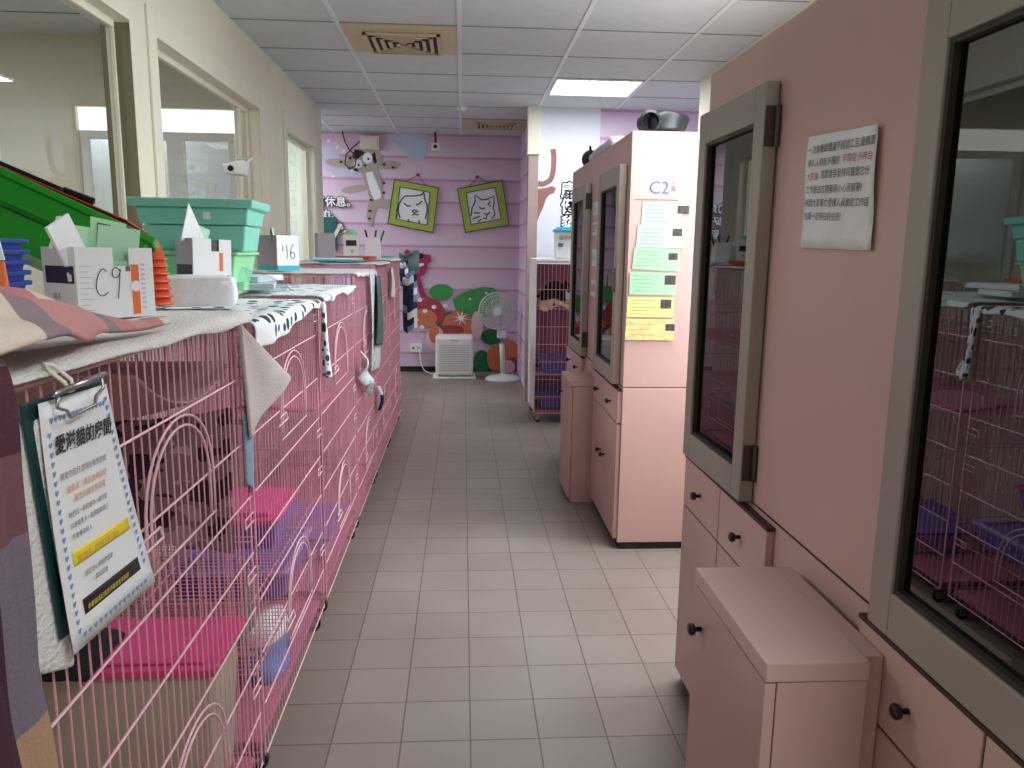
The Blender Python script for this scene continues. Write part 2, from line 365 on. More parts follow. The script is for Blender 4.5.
# right wall with the daylight window of the gap between the cabinets
g = MB(); g.box(1.77, 1.9, -2.5, 2.5, 0, CE); g.box(1.77, 1.9, 3.22, 5.95, 0, CE); g.box(1.77, 1.9, 2.5, 3.22, 0, 1.0); g.box(1.77, 1.9, 2.5, 3.22, 2.1, CE)
struct('wall_right', g, 'wall_cream')
r = thing('window_4', None, None, (1.8, 2.86, 1.0)); r['kind'] = 'structure'
g = MB(); g.box(1.79, 1.82, 2.5, 2.53, 1.0, 2.1); g.box(1.79, 1.82, 3.19, 3.22, 1.0, 2.1); g.box(1.79, 1.82, 2.53, 3.19, 1.0, 1.03); g.box(1.79, 1.82, 2.53, 3.19, 2.07, 2.1)
g.build('window_frame', 'frame_white', r, .002)
bx('window_pane', 'window_glass', r, 1.803, 1.807, 2.53, 3.19, 1.03, 2.07, bevel=0)
# side room beyond the left windows
CWY = 5.2
g = MB(); g.box(-5, -1.47, CWY, CWY+.1, 0, 1.0); g.box(-5, -1.47, CWY, CWY+.1, 2.26, CE)
for a, b in ((-5, -3.5), (-2.9, -2.43)): g.box(a, b, CWY, CWY+.1, 1.0, 2.26)
struct('wall_side_room', g, 'wall_cream')
struct('wall_side_room_end', MB().box(-5.1, -5, -2.5, 9, 0, CE), 'wall_cream')
g = MB(); g.box(-5, WX, 7.45, 7.55, 0, CE)
for k in range(14): g.box(-4.6+k*.22, -4.596+k*.22, 7.442, 7.45, 0, CE)
struct('wall_annex', g, 'annex_white')
for n, (a, b) in enumerate(((-2.43, -1.47), (-3.5, -2.9)), 5):
    r = thing('window_%d' % n, None, None, ((a+b)/2, CWY+.05, 1.0)); r['kind'] = 'structure'
    g = MB(); z1 = 2.12
    g.box(a, b, CWY+.03, CWY+.07, 1.0, 1.04); g.box(a, b, CWY+.03, CWY+.07, z1-.05, z1); g.box(a, a+.05, CWY+.03, CWY+.07, 1.04, z1-.05); g.box(b-.04, b, CWY+.03, CWY+.07, 1.04, z1-.05)
    if n == 5: g.box(-1.89, -1.79, CWY+.02, CWY+.08, 1.04, z1-.05)
    g.build('window_frame', 'frame_white', r, .002)
    bx('blind', 'blind_glow' if n == 5 else 'dark_header', r, a, b, CWY+.04, CWY+.06, z1, 2.26, bevel=0)
    bx('window_pane', 'window_glass', r, a+.05, b-.04, CWY+.048, CWY+.052, 1.04, z1-.05, bevel=0)

# ---------------------------------------------------------------- ceiling fittings
def vent(loc, label, sx, sy, panel):
    r = thing('ceiling_vent', label, 'air vent', loc, 'ceiling air vents')
    x, y, z = loc; px, py = panel
    bx('panel', 'beige_vent', r, px[0], px[1], py[0], py[1], CE-.012, CE-.001)
    k = 5
    for i in range(k):
        a, b = sx*(1-i/k)/2, sy*(1-i/k)/2; g = MB(); t, h = .022, .012
        for (x0, x1, y0, y1) in ((-a, a, -b, -b+t*.6), (-a, a, b-t*.6, b), (-a, -a+t, -b, b), (a-t, a, -b, b)):
            g.box(x+x0, x+x1, y+y0, y+y1, CE-.016-h, CE-.014)
        g.build('louvre', 'beige_vent', r)
    bx('duct', 'edge_dark', r, x-sx/2+.01, x+sx/2-.01, y-sy/2+.01, y+sy/2-.01, CE-.0145, CE-.0125, bevel=0)
vent((-.37, 5.11, CE), 'square beige louvred air vent in the ceiling, the larger and nearer one', .46, .46, ((-.71, -.04), (4.75, 5.36)))
vent((.33, 8.2, CE), 'beige louvred air vent in the ceiling by the mural wall', .40, .40, ((-.01, .66), (7.9, 8.5)))
def troffer(x, y, label, rot=False):
    r = thing('ceiling_light', label, 'ceiling light', (x, y, CE), 'recessed ceiling lights')
    a, b = .32, .285
    g = MB(); g.box(x-a-.015, x+a+.015, y-b-.015, y-b, CE-.012, CE-.001); g.box(x-a-.015, x+a+.015, y+b, y+b+.015, CE-.012, CE-.001); g.box(x-a-.015, x-a, y-b, y+b, CE-.012, CE-.001); g.box(x+a, x+a+.015, y-b, y+b, CE-.012, CE-.001)
    g.build('frame', 'ceiling_bar', r)
    bx('diffuser', 'diffuser', r, x-a, x+a, y-b, y+b, CE-.005, CE-.001, bevel=0)
    g = MB()
    for k in range(1, 4): g.box(x-a, x+a, y-b+k*b/2-.004, y-b+k*b/2+.004, CE-.02, CE-.006)
    for k in range(1, 8): g.box(x-a+k*a/4-.003, x-a+k*a/4+.003, y-b, y+b, CE-.018, CE-.006)
    g.build('louvre', 'louvre', r)
troffer(1.025, 6.305, 'lit square ceiling light with louvres near the far partition')
troffer(1.025, 3.16, 'lit square ceiling light above the gap between the pink cabinets')
troffer(-2.85, 2.9, 'lit ceiling light in the room behind the left windows')
r = thing('smoke_detector', 'small round white smoke detector on the ceiling', 'smoke detector', (-.013, 7.28, CE))
MB().lathe([(.05, 0), (.05, -.018), (.045, -.022)], (-.013, 7.28, CE)).build('base', 'plastic_white', r, smooth=False)
MB().lathe([(.03, -.022), (.028, -.04), (.01, -.045)], (-.013, 7.28, CE)).build('sensor', 'plastic_white', r)

# ---------------------------------------------------------------- cabinets
def knob(mbn, x, y, z, parent):
    g = MB(); g.lathe([(.005, 0), (.005, .012), (.012, .016), (.013, .024), (.008, .028)], (0, 0, 0), 12, 'x')
    for v in g.v: v.x = -v.x; v += Vector((x, y, z))
    return g.build('knob', 'knob', parent, smooth=True)
def cabinet(name, label, X, y0, y1, H, doors, chute, dr, xb=1.45):
    """tall pink cage cabinet, front at x = X; doors = (hinge y, free y, angle deg)"""
    r = thing(name, label, 'cabinet', (X, (y0+y1)/2, 0), 'pink laminate cat cabinets')
    B = X-.02
    # lower body
    g = MB(); g.box(X, xb, y0, y1, .035, .785); g.build('base', 'laminate', r, .002)
    bx('plinth', 'kick_black', r, X+.012, xb, y0+.004, y1-.004, 0, .035)
    bx('seam', 'edge_dark', r, X-.0015, X+.01, y0+.001, y1-.001, .7855, .789, bevel=0)
    # upper body: shell with openings behind the glass doors, so the cavity is real
    g = MB(); z0, z1 = .79, H
    ops = sorted([(min(a, b)+.05, max(a, b)-.05) for a, b, *_ in doors]); ys = y0
    g.box(X, xb, y0, y1, z0, .85); g.box(X, xb, y0, y1, 1.72, z1); g.box(xb-.02, xb, y0, y1, .85, 1.72)
    edges = [y0]+[e for o in ops for e in o]+[y1]
    for a, b in zip(edges[0::2], edges[1::2]): g.box(X, xb-.02, a, b, .85, 1.72)
    g.build('upper_body', 'laminate', r)
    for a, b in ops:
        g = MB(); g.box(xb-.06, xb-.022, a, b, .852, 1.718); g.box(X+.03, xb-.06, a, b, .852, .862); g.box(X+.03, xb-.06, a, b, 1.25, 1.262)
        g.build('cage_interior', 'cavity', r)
    # drawers and doors under them
    for (a, b) in dr:
        d = bx('drawer', 'laminate', r, B, X-.0005, a+.003, b-.003, .615, .765, bevel=.002)
        knob('knob', B, (a+b)/2, .69, d)
        d = bx('cupboard_door', 'laminate', r, B, X-.0005, a+.003, b-.003, .05, .609, bevel=.002)
    n = len(dr)//2
    ks = [(dr[2*i], dr[2*i+1]) for i in range(n)]
    doors_l = [c for c in r.children if c.name.startswith('cupboard_door')]
    for i, d in enumerate(doors_l):
        a, b = dr[i]; knob('knob', B, (a+.05 if i % 2 else b-.05), .39, d)
    for i in range(n):
        a = min(dr[2*i][0], dr[2*i+1][0]); b = max(dr[2*i][1], dr[2*i+1][1])
        bx('edge_strip', 'edge_dark', r, B-.001, X-.0005, a, b, .766, .774, bevel=0)
        m_ = dr[2*i][1]
        MB().box(B+.004, X-.0006, a, b, .609, .615).box(B+.004, X-.0006, m_-.004, m_+.004, .05, .765).build('shadow_gap', 'edge_dark', r)
    # glass doors, each turned a little on its hinges
    for (hy, fy, ang, lite, full) in doors:
        s = 1 if fy > hy else -1; W = abs(fy-hy); D0, D1 = .79, 1.79; T = .035; st = .06
        p = Vector((X-.003, hy, 0))
        def pt(g):
            c, sn = math.cos(math.radians(ang)), math.sin(math.radians(ang))
            out = []
            for v in g.v:
                # local: x = outward (to -x), y = along the door from the hinge
                ox, oy = v.x, v.y
                q = Vector((-(ox*c + oy*sn), s*(oy*c - ox*sn), v.z)); out.append(p+q)
            g.v = out; return g
        g = MB(); g.box(0, T, 0, st, D0, D1); g.box(0, T, W-st, W, D0, D1); g.box(0, T, st, W-st, D0, D0+.075); g.box(0, T, st, W-st, D1-.085, D1)
        d = pt(g).build('glass_door', 'alu', r, .003)
        g = MB(); t = .008
        g.box(.008, T-.006, st, st+t, D0+.075, D1-.085); g.box(.008, T-.006, W-st-t, W-st, D0+.075, D1-.085); g.box(.008, T-.006, st+t, W-st-t, D0+.075, D0+.075+t); g.box(.008, T-.006, st+t, W-st-t, D1-.085-t, D1-.085)
        pt(g).build('gasket', 'alu_dark', d)
        g = MB(); g.box(.014, .018, st+.004, W-st-.004, D0+.079, D1-.089); pt(g).build('glass_pane', 'cabinet_glass', d)
        g = MB()
        for z in (D0+.10, D1-.10):
            h = MB(); h.box(T*.1, T*.9, -.004, -.0005, z-.045, z+.045); h.tube([(T*.12, -.008, z-.045), (T*.12, -.008, z+.045)], .007, 8)
            for q in (-.028, 0, .028): h.box(T*.45, T*.62, -.006, -.004, z+q-.004, z+q+.004)
            pt(h).build('hinge', 'hinge', d)
        if full:
            h = MB(); h.box(T+.0005, T+.010, W-.045, W-.012, 1.22, 1.33); h.tube([(T+.012, W-.028, 1.24), (T+.035, W-.028, 1.25), (T+.035, W-.028, 1.30), (T+.012, W-.028, 1.31)], .004, 6)
            pt(h).build('latch', 'hinge', d)
    # the low litter box standing out in the middle
    return r
def litter_box(label, x0, x1, y0, y1, H, back=0):
    r = thing('litter_cabinet', label, 'cabinet', ((x0+x1)/2, (y0+y1)/2, 0), 'low pink litter cabinets')
    xr = x1-back
    bx('body', 'laminate', r, x0+.022, xr, y0+.004, y1-.004, 0, H-.035)
    bx('top', 'laminate_lid', r, x0, xr, y0, y1, H-.033, H)
    if back: bx('rear_sleeve', 'laminate', r, xr, x1, y0+.02, y1-.001, .02, H-.001)
    d = bx('door', 'laminate', r, x0+.001, x0+.020, y0+.004, y1-.004, .03, H-.037)
    knob('knob', x0, y1-.06, H-.11, d)
    bx('edge_strip', 'edge_dark', r, x0+.006, xr, y0+.006, y1-.006, H-.0348, H-.0332, bevel=0)
    return r
NX, FX = .725, .738
cabinet('cat_cabinet', 'tall pink cabinet nearest the camera with a handwritten notice', NX, .52, 2.33, 1.915,
        [(1.80, 2.27, .9, 0, 0), (1.18, .62, 0, 0, 0)], None, [(1.655, 1.985), (1.985, 2.32), (.57, .90), (.90, 1.235)])
litter_box('low pink box with lid standing against the nearer cabinet', .495, NX-.0215, 1.125, 1.515, .742, .033)
cabinet('cat_cabinet', 'tall pink cabinet marked C2 with coloured sheets on its end', FX, 3.45, 5.30, 1.925,
        [(4.06, 3.52, 0, 1, 1), (4.50, 5.0, .8, 0, 0)], None, [(3.46, 3.795), (3.795, 4.13), (4.57, 4.9), (4.9, 5.24)])
litter_box('low pink box with lid standing against the C2 cabinet', .588, FX-.002, 4.15, 4.50, .70)

# notice on the near cabinet
r = thing('paper_notice', 'creased white handwritten notice taped on the near pink cabinet', 'notice', (NX-.006, 1.51, 1.52))
def nf(u, v):
    y = 1.628-.285*u-.008*v; z = 1.642-.228*v-.018*u+.012*u*v
    return (NX-.004-.003*abs(math.sin(u*9+v*5))-.004*max(0, u-.85)*8*(1-v), y, z)
cloth('sheet', 'paper', nf, 14, 10, r, .0006, sub=0)
LN = ['一次進養觀盡量不超過二至,最親愛', '貴人人類有多種的', '、宣愛者自發持同靈量它份', '工作是由志願者用小心照顧著!', '麻煩大家幫忙愛護人員進定工作區', '也請一定明白的主旨!']
for i, t in enumerate(LN):
    z = 1.606-.0265*i
    x0 = 1.612-(.045 if i == 2 else 0)
    text('lettering', t, .0175, 'ink', r, (NX-.0085, x0, z), (0, -1, -.05), (0, -.05, 1))
text('lettering', '早期症‧多神合', .0175, 'ink_red', r, (NX-.0085, 1.612-.15, 1.606-.0265-.006), (0, -1, -.05), (0, -.05, 1))['label'] = 'red handwriting'
text('lettering', '大哀會', .0175, 'ink_red', r, (NX-.0085, 1.612, 1.606-.053), (0, -1, -.05), (0, -.05, 1))['label'] = 'red handwriting'

# C2 side: lettering and sheets
SY = 3.45
def sheet_on_side(name, label, pts, m, group=None, lines=5, photo=None, cat='sheet'):
    P = [at(620+a/4.04, 160+b/4.04, y=SY-.0005) for a, b in pts]
    c = sum(P, Vector())/len(P)
    r = thing(name, label, cat, c, group)
    dy = next_lift()
    g = MB(); g.slab([Vector((p.x, SY-dy, p.z)) for p in P], (0, -.0008, 0)); g.build('sheet', m, r)
    yy = SY-dy-.0012
    a, b, d = P[0], P[1], P[3]
    g = MB()
    for i in range(lines):
        t = (i+1)/(lines+1); s0, s1 = .08, .62-.1*(i % 2)
        p = a.lerp(d, t)
        e = (b-a)
        q0, q1 = p+e*s0, p+e*s1; h = .0013
        g.slab([Vector((q0.x, yy+.0004, q0.z-h)), Vector((q1.x, yy+.0004, q1.z-h)), Vector((q1.x, yy+.0004, q1.z+h)), Vector((q0.x, yy+.0004, q0.z+h))], (0, -.0003, 0))
    if lines: g.build('lettering', 'sheet_print' if 'green' in label else 'ink_tan', r)
    if photo:
        (u0, v0), (u1, v1) = photo
        A, Bq = at(620+u0/4.04, 160+v0/4.04, y=SY), at(620+u1/4.04, 160+v1/4.04, y=SY)
        bx('photo', 'photo_dark', r, A.x, Bq.x, yy-.0004, yy+.0002, Bq.z, A.z, bevel=0)
    return r
_l = [.001]
def next_lift(): _l[0] += .0011; return _l[0]
GR = 'coloured sheets on the cabinet end'
sheet_on_side('notice_sheet', 'top pale green sheet under the C2 mark', [(92, 168), (262, 172), (240, 268), (85, 262)], 'paper_mint', GR, 5, ((232, 184), (278, 218)))
sheet_on_side('notice_sheet', 'second green sheet from the top under the C2 mark', [(72, 262), (258, 268), (252, 356), (64, 352)], 'paper_mint', GR, 5, ((212, 277), (250, 308)))
sheet_on_side('notice_sheet', 'third green sheet from the top under the C2 mark', [(58, 353), (240, 360), (236, 450), (48, 440)], 'paper_green', GR, 5, ((195, 376), (231, 404)))
sheet_on_side('notice_sheet', 'lowest and darkest green sheet on the C2 end', [(40, 452), (224, 456), (220, 546), (36, 542)], 'paper_green', GR, 5, ((180, 466), (222, 504)))
sheet_on_side('notice_sheet', 'yellow sheet just below the green sheets on the C2 end', [(30, 552), (216, 556), (214, 636), (24, 634)], 'paper_yellow', GR, 5, ((163, 563), (205, 600)))
sheet_on_side('notice_sheet', 'bottom straw coloured sheet with a dark lower edge', [(24, 640), (218, 644), (215, 728), (18, 726)], 'paper_straw', GR, 3, ((182, 662), (218, 690)))
r = thing('cabinet_number', 'blue C2 lettering high on the pink cabinet end', 'lettering', at(649, 193, y=SY-.001))
p = at(648.5, 193.5, y=SY-.001)
text('lettering', 'C2', .078, 'ink_blue', r, p, (1, 0, 0), (0, 0, 1), bold=-.0005)
q = at(671, 184, y=SY-.001)
text('lettering', '公', .02, 'ink_grey', r, q, (1, 0, 0), (0, 0, 1)); text('lettering', '貓', .024, 'ink_grey', r, q+Vector((0, 0, -.028)), (1, 0, 0), (0, 0, 1))
bx('ruled_line', 'ink_red', r, p.x-.06, p.x+.135, SY-.0012, SY-.0004, p.z-.028, p.z-.025, bevel=0)
# small labels on the C2 front panel
for i, (z, nm, t) in enumerate(((1.64, 'topmost', 0), (1.53, 'second', 0), (1.37, 'third', .012), (1.20, 'lowest', .01))):
    r = thing('paper_label', '%s small white paper label between the C2 glass doors' % nm, 'label', (FX, 4.26, z), 'small labels on the cabinet front')
    bx('sheet', 'paper', r, FX-.0015, FX-.0004, 4.25, 4.42, z-.035-t, z+.035+t, bevel=0)
    text('lettering', '請洗手' if i % 2 else '小心', .045, 'ink', r, (FX-.0016, 4.41, z-.015), (0, -1, 0), (0, 0, 1), lift=.0006)
# things on top of C2
r = thing('plastic_wrapped_bundle', 'black shiny plastic bundle on the C2 cabinet top', 'bundle', (.93, 3.62, 1.926))
def blob(u, v):
    a = 2*PI*u; t = PI*v; n_ = 1+.28*nz(math.cos(a)*1.6, math.sin(a)*1.6, v*3.1+2)
    rr = math.sin(t)**.55
    return (.92+.115*rr*math.cos(a)*n_, 3.66+.10*rr*math.sin(a)*n_, 1.93+.055*(1-math.copysign(abs(math.cos(t))**.6, math.cos(t)))*(1+.12*nz(a, v*3)))
cloth('bag', 'black_gloss', blob, 28, 14, r, .001, sub=1)
MB().lathe([(.045, -.03), (.05, -.02), (.05, .04), (.038, .045), (.036, .01), (.0, .008)], (.84, 3.60, 1.985), 18, 'y').build('hose_end', 'black_gloss', r)
r = thing('folded_sheet', 'pale folded plastic sheet on the C2 cabinet top', 'sheet', (.95, 4.5, 1.926))
cloth('sheet', 'tarp', lambda u, v: (.755+.5*u, 4.05+.75*v, 1.962+.05*math.sin(PI*u)*math.sin(PI*v)+.014*nz(u*4, v*4, 3)), 14, 14, r, .05, sub=1)
r = thing('dark_pouch', 'dark lumpy pouch at the far end of the C2 top', 'pouch', (.80, 4.97, 1.926))
def blob2(u, v):
    a = 2*PI*u; t = PI*v; rr = math.sin(t)**.7
    return (.80+.055*rr*math.cos(a), 4.97+.10*rr*math.sin(a), 1.928+.05*(1-math.cos(t))*(1+.2*nz(a, v)))
cloth('body', 'black_fabric', blob2, 20, 10, r, .001, sub=1)
MB().tube([(.79, 4.9, 2.02), (.79, 4.93, 2.05), (.8, 5.0, 2.05), (.81, 5.03, 2.02)], .006, 6).build('strap', 'black_fabric', r, smooth=True)

# ---------------------------------------------------------------- wire cages
def wires_panel(a, b, z0, z1, pitch, hz, ax, c, rv=.0016, rh=.0024):
    """vertical wires every pitch from a to b, cross wires at hz; ax 'y' = panel in the plane x = c, 'x' = plane y = c"""
    g = MB(); n = max(2, round((b-a)/pitch))
    P = (lambda t, z, d=0: (c+d, t, z)) if ax == 'y' else (lambda t, z, d=0: (t, c+d, z))
    for i in range(n+1):
        t = a+(b-a)*i/n; g.tube([P(t, z0), P(t, z1)], rv*(1.7 if i in (0, n) else 1), 5)
    g.mi = 1
    for z in hz: g.tube([P(a, z, rv+rh), P(b, z, rv+rh)], rh, 5)
    return g
def caster(r, x, y):
    g = MB(); g.lathe([(.022, -.010), (.026, -.008), (.026, .008), (.022, .010)], (x, y, .0265), 16, 'y'); c = g.build('caster', 'rubber', r, smooth=False)
    MB().box(x-.018, x+.018, y-.0145, y-.011, .02, .058).box(x-.018, x+.018, y+.011, y+.0145, .02, .058).box(x-.018, x+.018, y-.0145, y+.0145, .055, .06).build('fork', 'steel', c)
def cat_cage(label, y0, W, H, X=-.52, D=.58, doors=True, wire='pink_wire', group='pink wire cat cages along the left wall', shelves=(.42, .78), face='x'):
    r = thing('cat_cage', label, 'cage', (X-D/2, y0+W/2, 0), group)
    y1 = y0+W; zb = .075
    hz = [zb+.004, .22, .365, .51, .655, .80, .945, 1.10, H-.01]
    hz = [z for z in hz if z < H-.06]+[H-.008]
    if face == 'x':
        fp = wires_panel(y0+.006, y1-.006, zb, H, .0315, hz, 'y', X).build('front_panel', [wire, 'pink_wire_light'], r)
        wires_panel(y0+.006, y1-.006, zb, H, .0315, [hz[0], .38, .68, .98, H-.008], 'y', X-D).build('back_panel', [wire, wire], r)
        for yy in (y0+.002, y1-.002):
            wires_panel(X-D, X, zb, H, .0315, [hz[0], .38, .68, .98, H-.008], 'x', yy).build('side_panel', [wire, wire], r)
    else:
        fp = wires_panel(X-D, X, zb, H, .0315, hz, 'x', y0).build('front_panel', [wire, 'pink_wire_light'], r)
        wires_panel(X-D, X, zb, H, .0315, [hz[0], .42, .74, H-.008], 'x', y1).build('back_panel', [wire, wire], r)
        for xx in (X-D+.002, X-.002):
            wires_panel(y0, y1, zb, H, .0315, [hz[0], .42, .74, H-.008], 'y', xx).build('side_panel', [wire, wire], r)
    g = MB()
    for i in range(int(D/.05)+1): g.tube([(X-D+i*.05, y0, H-.004), (X-D+i*.05, y1, H-.004)], .002, 5)
    g.build('top_panel', wire, r)
    bx('tray', 'tray_pink', r, X-D+.012, X-.012, y0+.012, y1-.012, .085, .105, bevel=.004)
    for z in shelves:
        g = MB(); n = int(W/.024)
        for i in range(n+1): g.tube([(X-D+.01, y0+.012+(W-.024)*i/n, z), (X-.012, y0+.012+(W-.024)*i/n, z)], .0014, 4)
        for k in range(3): g.tube([(X-D+.01+k*(D-.03)/2, y0+.01, z-.003), (X-D+.01+k*(D-.03)/2, y1-.01, z-.003)], .0024, 5)
        g.build('wire_shelf', wire, r)
    if doors:
        for (zt, zl) in ((1.095, .86), (.495, .25)):
            if zt > H: continue
            c = y0+W*.52; hw = .172; g = MB()
            for k, (dd, dz) in enumerate(((0, 0), (.022, .018))):
                w2 = hw-dd; h2 = (zt-dz)-zl; pts = []
                for i in range(17):
                    a = PI*i/16; pts.append((X+.009, c-w2*math.cos(a), zl+.06+(h2-.06)*math.sin(a)**.8))
                pts = [(X+.009, c-w2, zl)]+pts+[(X+.009, c+w2, zl)]
                g.tube(pts, .0026, 6)
            g.tube([(X+.009, c-hw, zl), (X+.009, c+hw, zl)], .0026, 6)
            d = g.build('door', 'pink_wire_light', r, smooth=True)
            g = MB(); zz = zl+.05
            g.tube([(X+.012, c-hw-.05, zz), (X+.016, c-hw-.02, zz+.004), (X+.016, c-hw+.05, zz+.004), (X+.012, c-hw+.055, zz+.012), (X+.012, c-hw+.05, zz+.022), (X+.012, c-hw-.03, zz+.022)], .0026, 6)
            g.build('door_latch', 'pink_wire_light', d, smooth=True)
        for zz in (1.15, .74, .60, .30):
            if zz > H-.04: continue
            g = MB()
            for k in (0, .022): g.tube([(X+.008, y1-.075, zz+k), (X+.010, y1-.012, zz+k)], .0022, 5)
            g.tube([(X+.008, y1-.075, zz), (X+.008, y1-.075, zz+.022)], .0022, 5)
            g.build('side_clip', 'pink_wire_light', r)
    for xx in (X-.03, X-D+.03):
        for yy in (y0+.05, y1-.05): caster(r, xx, yy)
    return r
GW = 'pink wire cat cages along the left wall'
CG = [(.90, .945, 1.240), (1.875, .875, 1.212), (2.80, .87, 1.222), (3.72, .84, 1.275), (4.60, .84, 1.305), (5.48, .87, 1.318)]
CL = ['pink wire cat cage nearest the camera with a clipboard on its front', 'second pink wire cage under the spotted cloth', 'third pink wire cage from the camera, under the cloudy grey cloth',
      'fourth pink wire cage from the camera, grey cloth hanging on its front', 'fifth pink wire cage from the camera, below the orange tray', 'last pink wire cage of the row, nearest the mural wall']
SH = [(), (.30, .50), (.785,), (.42, .78), (.42, .78), (.42, .78)]
for (y, W, H), l, sh in zip(CG, CL, SH): cat_cage(l, y, W, H, shelves=sh)
# far right cage
fc = cat_cage('pink wire cage on wheels standing beside the white partition', 6.2, .55, 1.325, X=1.16, D=.57, doors=False, wire='pink_wire_light', group='', shelves=(.40,), face='y')

# ---------------------------------------------------------------- inside the cages
r = thing('storage_tub', 'beige tub with a magenta lid inside the nearest cage', 'storage tub', (-.77, 1.71, .106))
g = MB(); g.hexa([(-.97, 1.63, .106), (-.575, 1.63, .106), (-.575, 1.81, .106), (-.97, 1.81, .106)], [(-1.0, 1.605, .47), (-.555, 1.605, .47), (-.555, 1.83, .47), (-1.0, 1.83, .47)]); g.build('tub', 'tub_beige', r, .02)
MB().box(-1.02, -.540, 1.585, 1.838, .47, .488).box(-.99, -.57, 1.61, 1.82, .488, .494).build('lid', 'pink_lid', r, .008)
r = tag(cloth('dark_cloth', 'black_fabric', lambda u, v: (-1.06+.27*u, 1.545+.2*v, .49+.085*math.sin(PI*u)*math.sin(PI*v)**.5+.02*nz(u*5, v*5, 1)), 12, 10, None, .02), 'black crumpled cloth lying on the magenta lid', 'cloth')
def camo(u, v):
    return (-1.07+.54*u, 1.755+.035*math.sin(9*u+2*v)+.02*v, 1.05-.36*v+.035*math.sin(5*u+1)*(1-v)+.02*nz(u*4, v*4, 5))
tag(cloth('hanging_blanket', 'camo', camo, 26, 20, None, .012), 'dark mottled blanket hanging inside the nearest cage', 'blanket')
def ham(u, v):
    return (-1.07+.53*u, 1.30+.5*v, 1.19-.12*math.sin(PI*v)**.7*(.6+.4*math.sin(PI*u))-.05*v)
tag(cloth('cage_hammock', 'hammock_rose', ham, 16, 16, None, .008), 'pale sagging hammock slung at the top of the nearest cage', 'hammock')
r = thing('cat_carrier', 'purple box with a pink lid inside the second cage', 'box', (-.68, 2.34, .51))
MB().hexa([(-.82, 2.21, .513), (-.56, 2.21, .513), (-.56, 2.47, .513), (-.82, 2.47, .513)], [(-.84, 2.19, .60), (-.545, 2.19, .60), (-.545, 2.49, .60), (-.84, 2.49, .60)]).build('body', 'purple_plastic', r, .01)
MB().box(-.85, -.538, 2.18, 2.50, .60, .615).box(-.82, -.57, 2.21, 2.47, .615, .628).build('lid', 'pink_lid', r, .006)
r = thing('litter_tray', 'purple litter tray low in the second cage', 'tray', (-.72, 2.45, .31))
g = MB(); g.hexa([(-.88, 2.31, .313), (-.56, 2.31, .313), (-.56, 2.66, .313), (-.88, 2.66, .313)], [(-.90, 2.29, .40), (-.545, 2.29, .40), (-.545, 2.68, .40), (-.90, 2.68, .40)]); g.build('basin', 'purple_plastic', r, .01)
MB().box(-.91, -.54, 2.28, 2.30, .395, .41).box(-.91, -.54, 2.67, 2.69, .395, .41).box(-.91, -.89, 2.30, 2.67, .395, .41).box(-.56, -.54, 2.30, 2.67, .395, .41).build('rim', 'lilac_plastic', r, .004)
tag(cloth('small_towel', 'towel_sage', lambda u, v: (-.572-.02*v+.006*math.sin(12*u), 1.93+.18*u, .515-.17*v), 12, 8, None, .006), 'grey green towel hanging from a shelf in the second cage', 'towel')
r = thing('litter_bag', 'blue and white plastic bag low in the second cage', 'bag', (-.60, 2.25, .106))
def bag(u, v):
    a = 2*PI*u; q = v; sx, sy = .062*(1-.25*q**3), .115*(1-.1*q)
    t = 1 if q < .82 else (1-q)/.18
    return (-.605+sx*math.cos(a)*t**.6*(1+.1*nz(a, q*4)), 2.27+sy*math.sin(a)*t**.6*(1+.12*nz(q*3, a)), .108+.185*q)
cloth('bag_body', 'bag_blue', bag, 26, 14, r, .001)
def bag_t(u, v):
    x, y, z = bag(u, .62+.38*v); return (x+.002*math.cos(2*PI*u), y+.002*math.sin(2*PI*u), z+.003)
cloth('bag_top', 'wrap_white', bag_t, 26, 8, r, .001)
r = tag(cloth('pet_pad', 'tray_pink', lambda u, v: (-.86+.31*u, 2.90+.35*v, .80+.012*math.sin(6*u)), 8, 8, None, .02), 'bright pink pad on a shelf in the third cage', 'pad')
r = thing('litter_tray', 'lilac litter tray on the floor of the third cage', 'tray', (-.72, 3.3, .106))
MB().hexa([(-.88, 3.1, .108), (-.58, 3.1, .108), (-.58, 3.5, .108), (-.88, 3.5, .108)], [(-.90, 3.08, .2), (-.56, 3.08, .2), (-.56, 3.52, .2), (-.90, 3.52, .2)]).build('basin', 'lilac_plastic', r, .01)
MB().box(-.92, -.55, 3.07, 3.53, .2, .215).build('rim', 'purple_plastic', r, .004)

# ---------------------------------------------------------------- cloths on and over the cages
def top_cloth(name, label, m, y0, y1, H, over, us=(1, 1), amp=.006, dep=.0, lump=.008):
    X = -.52
    def f(u, v):
        y = y0+(y1-y0)*u; Lt = .56; o = over(u); s = v*(Lt+o)
        wv = lump*nz(u*5+y0, v*5, y0*3)
        if s < Lt: return (-1.067+s, y, H+.008+abs(wv))
        e = s-Lt; r_ = .010
        if e < .018:
            a = e/.018*PI/2; return (-.507+r_*math.sin(a), y, H+.008-r_*(1-math.cos(a))+abs(wv)*(1-e/.018))
        return (-.507+r_+amp*math.sin(u*31+y0*5)*min(1, e*12)+amp*.6*nz(u*9, e*9, y0), y, H+.008-r_-(e-.018))
    return tag(cloth(name, m, f, 44, 34, None, .006, us), label, 'cloth')
top_cloth('cage_cover', 'white terry cloth on top of the nearest cage', 'terry', .78, 1.85, 1.240, lambda u: .008+.026*u+.003*math.sin(17*u)+.005*nz(u*6, 0, 4))
top_cloth('cage_cover', 'white cloth with dark spots on the second cage', 'spots', 1.88, 2.76, 1.212, lambda u: .075+.008*math.sin(6*u)+.008*nz(u*7, 1, 2)-.045*u, (1.0, .75))
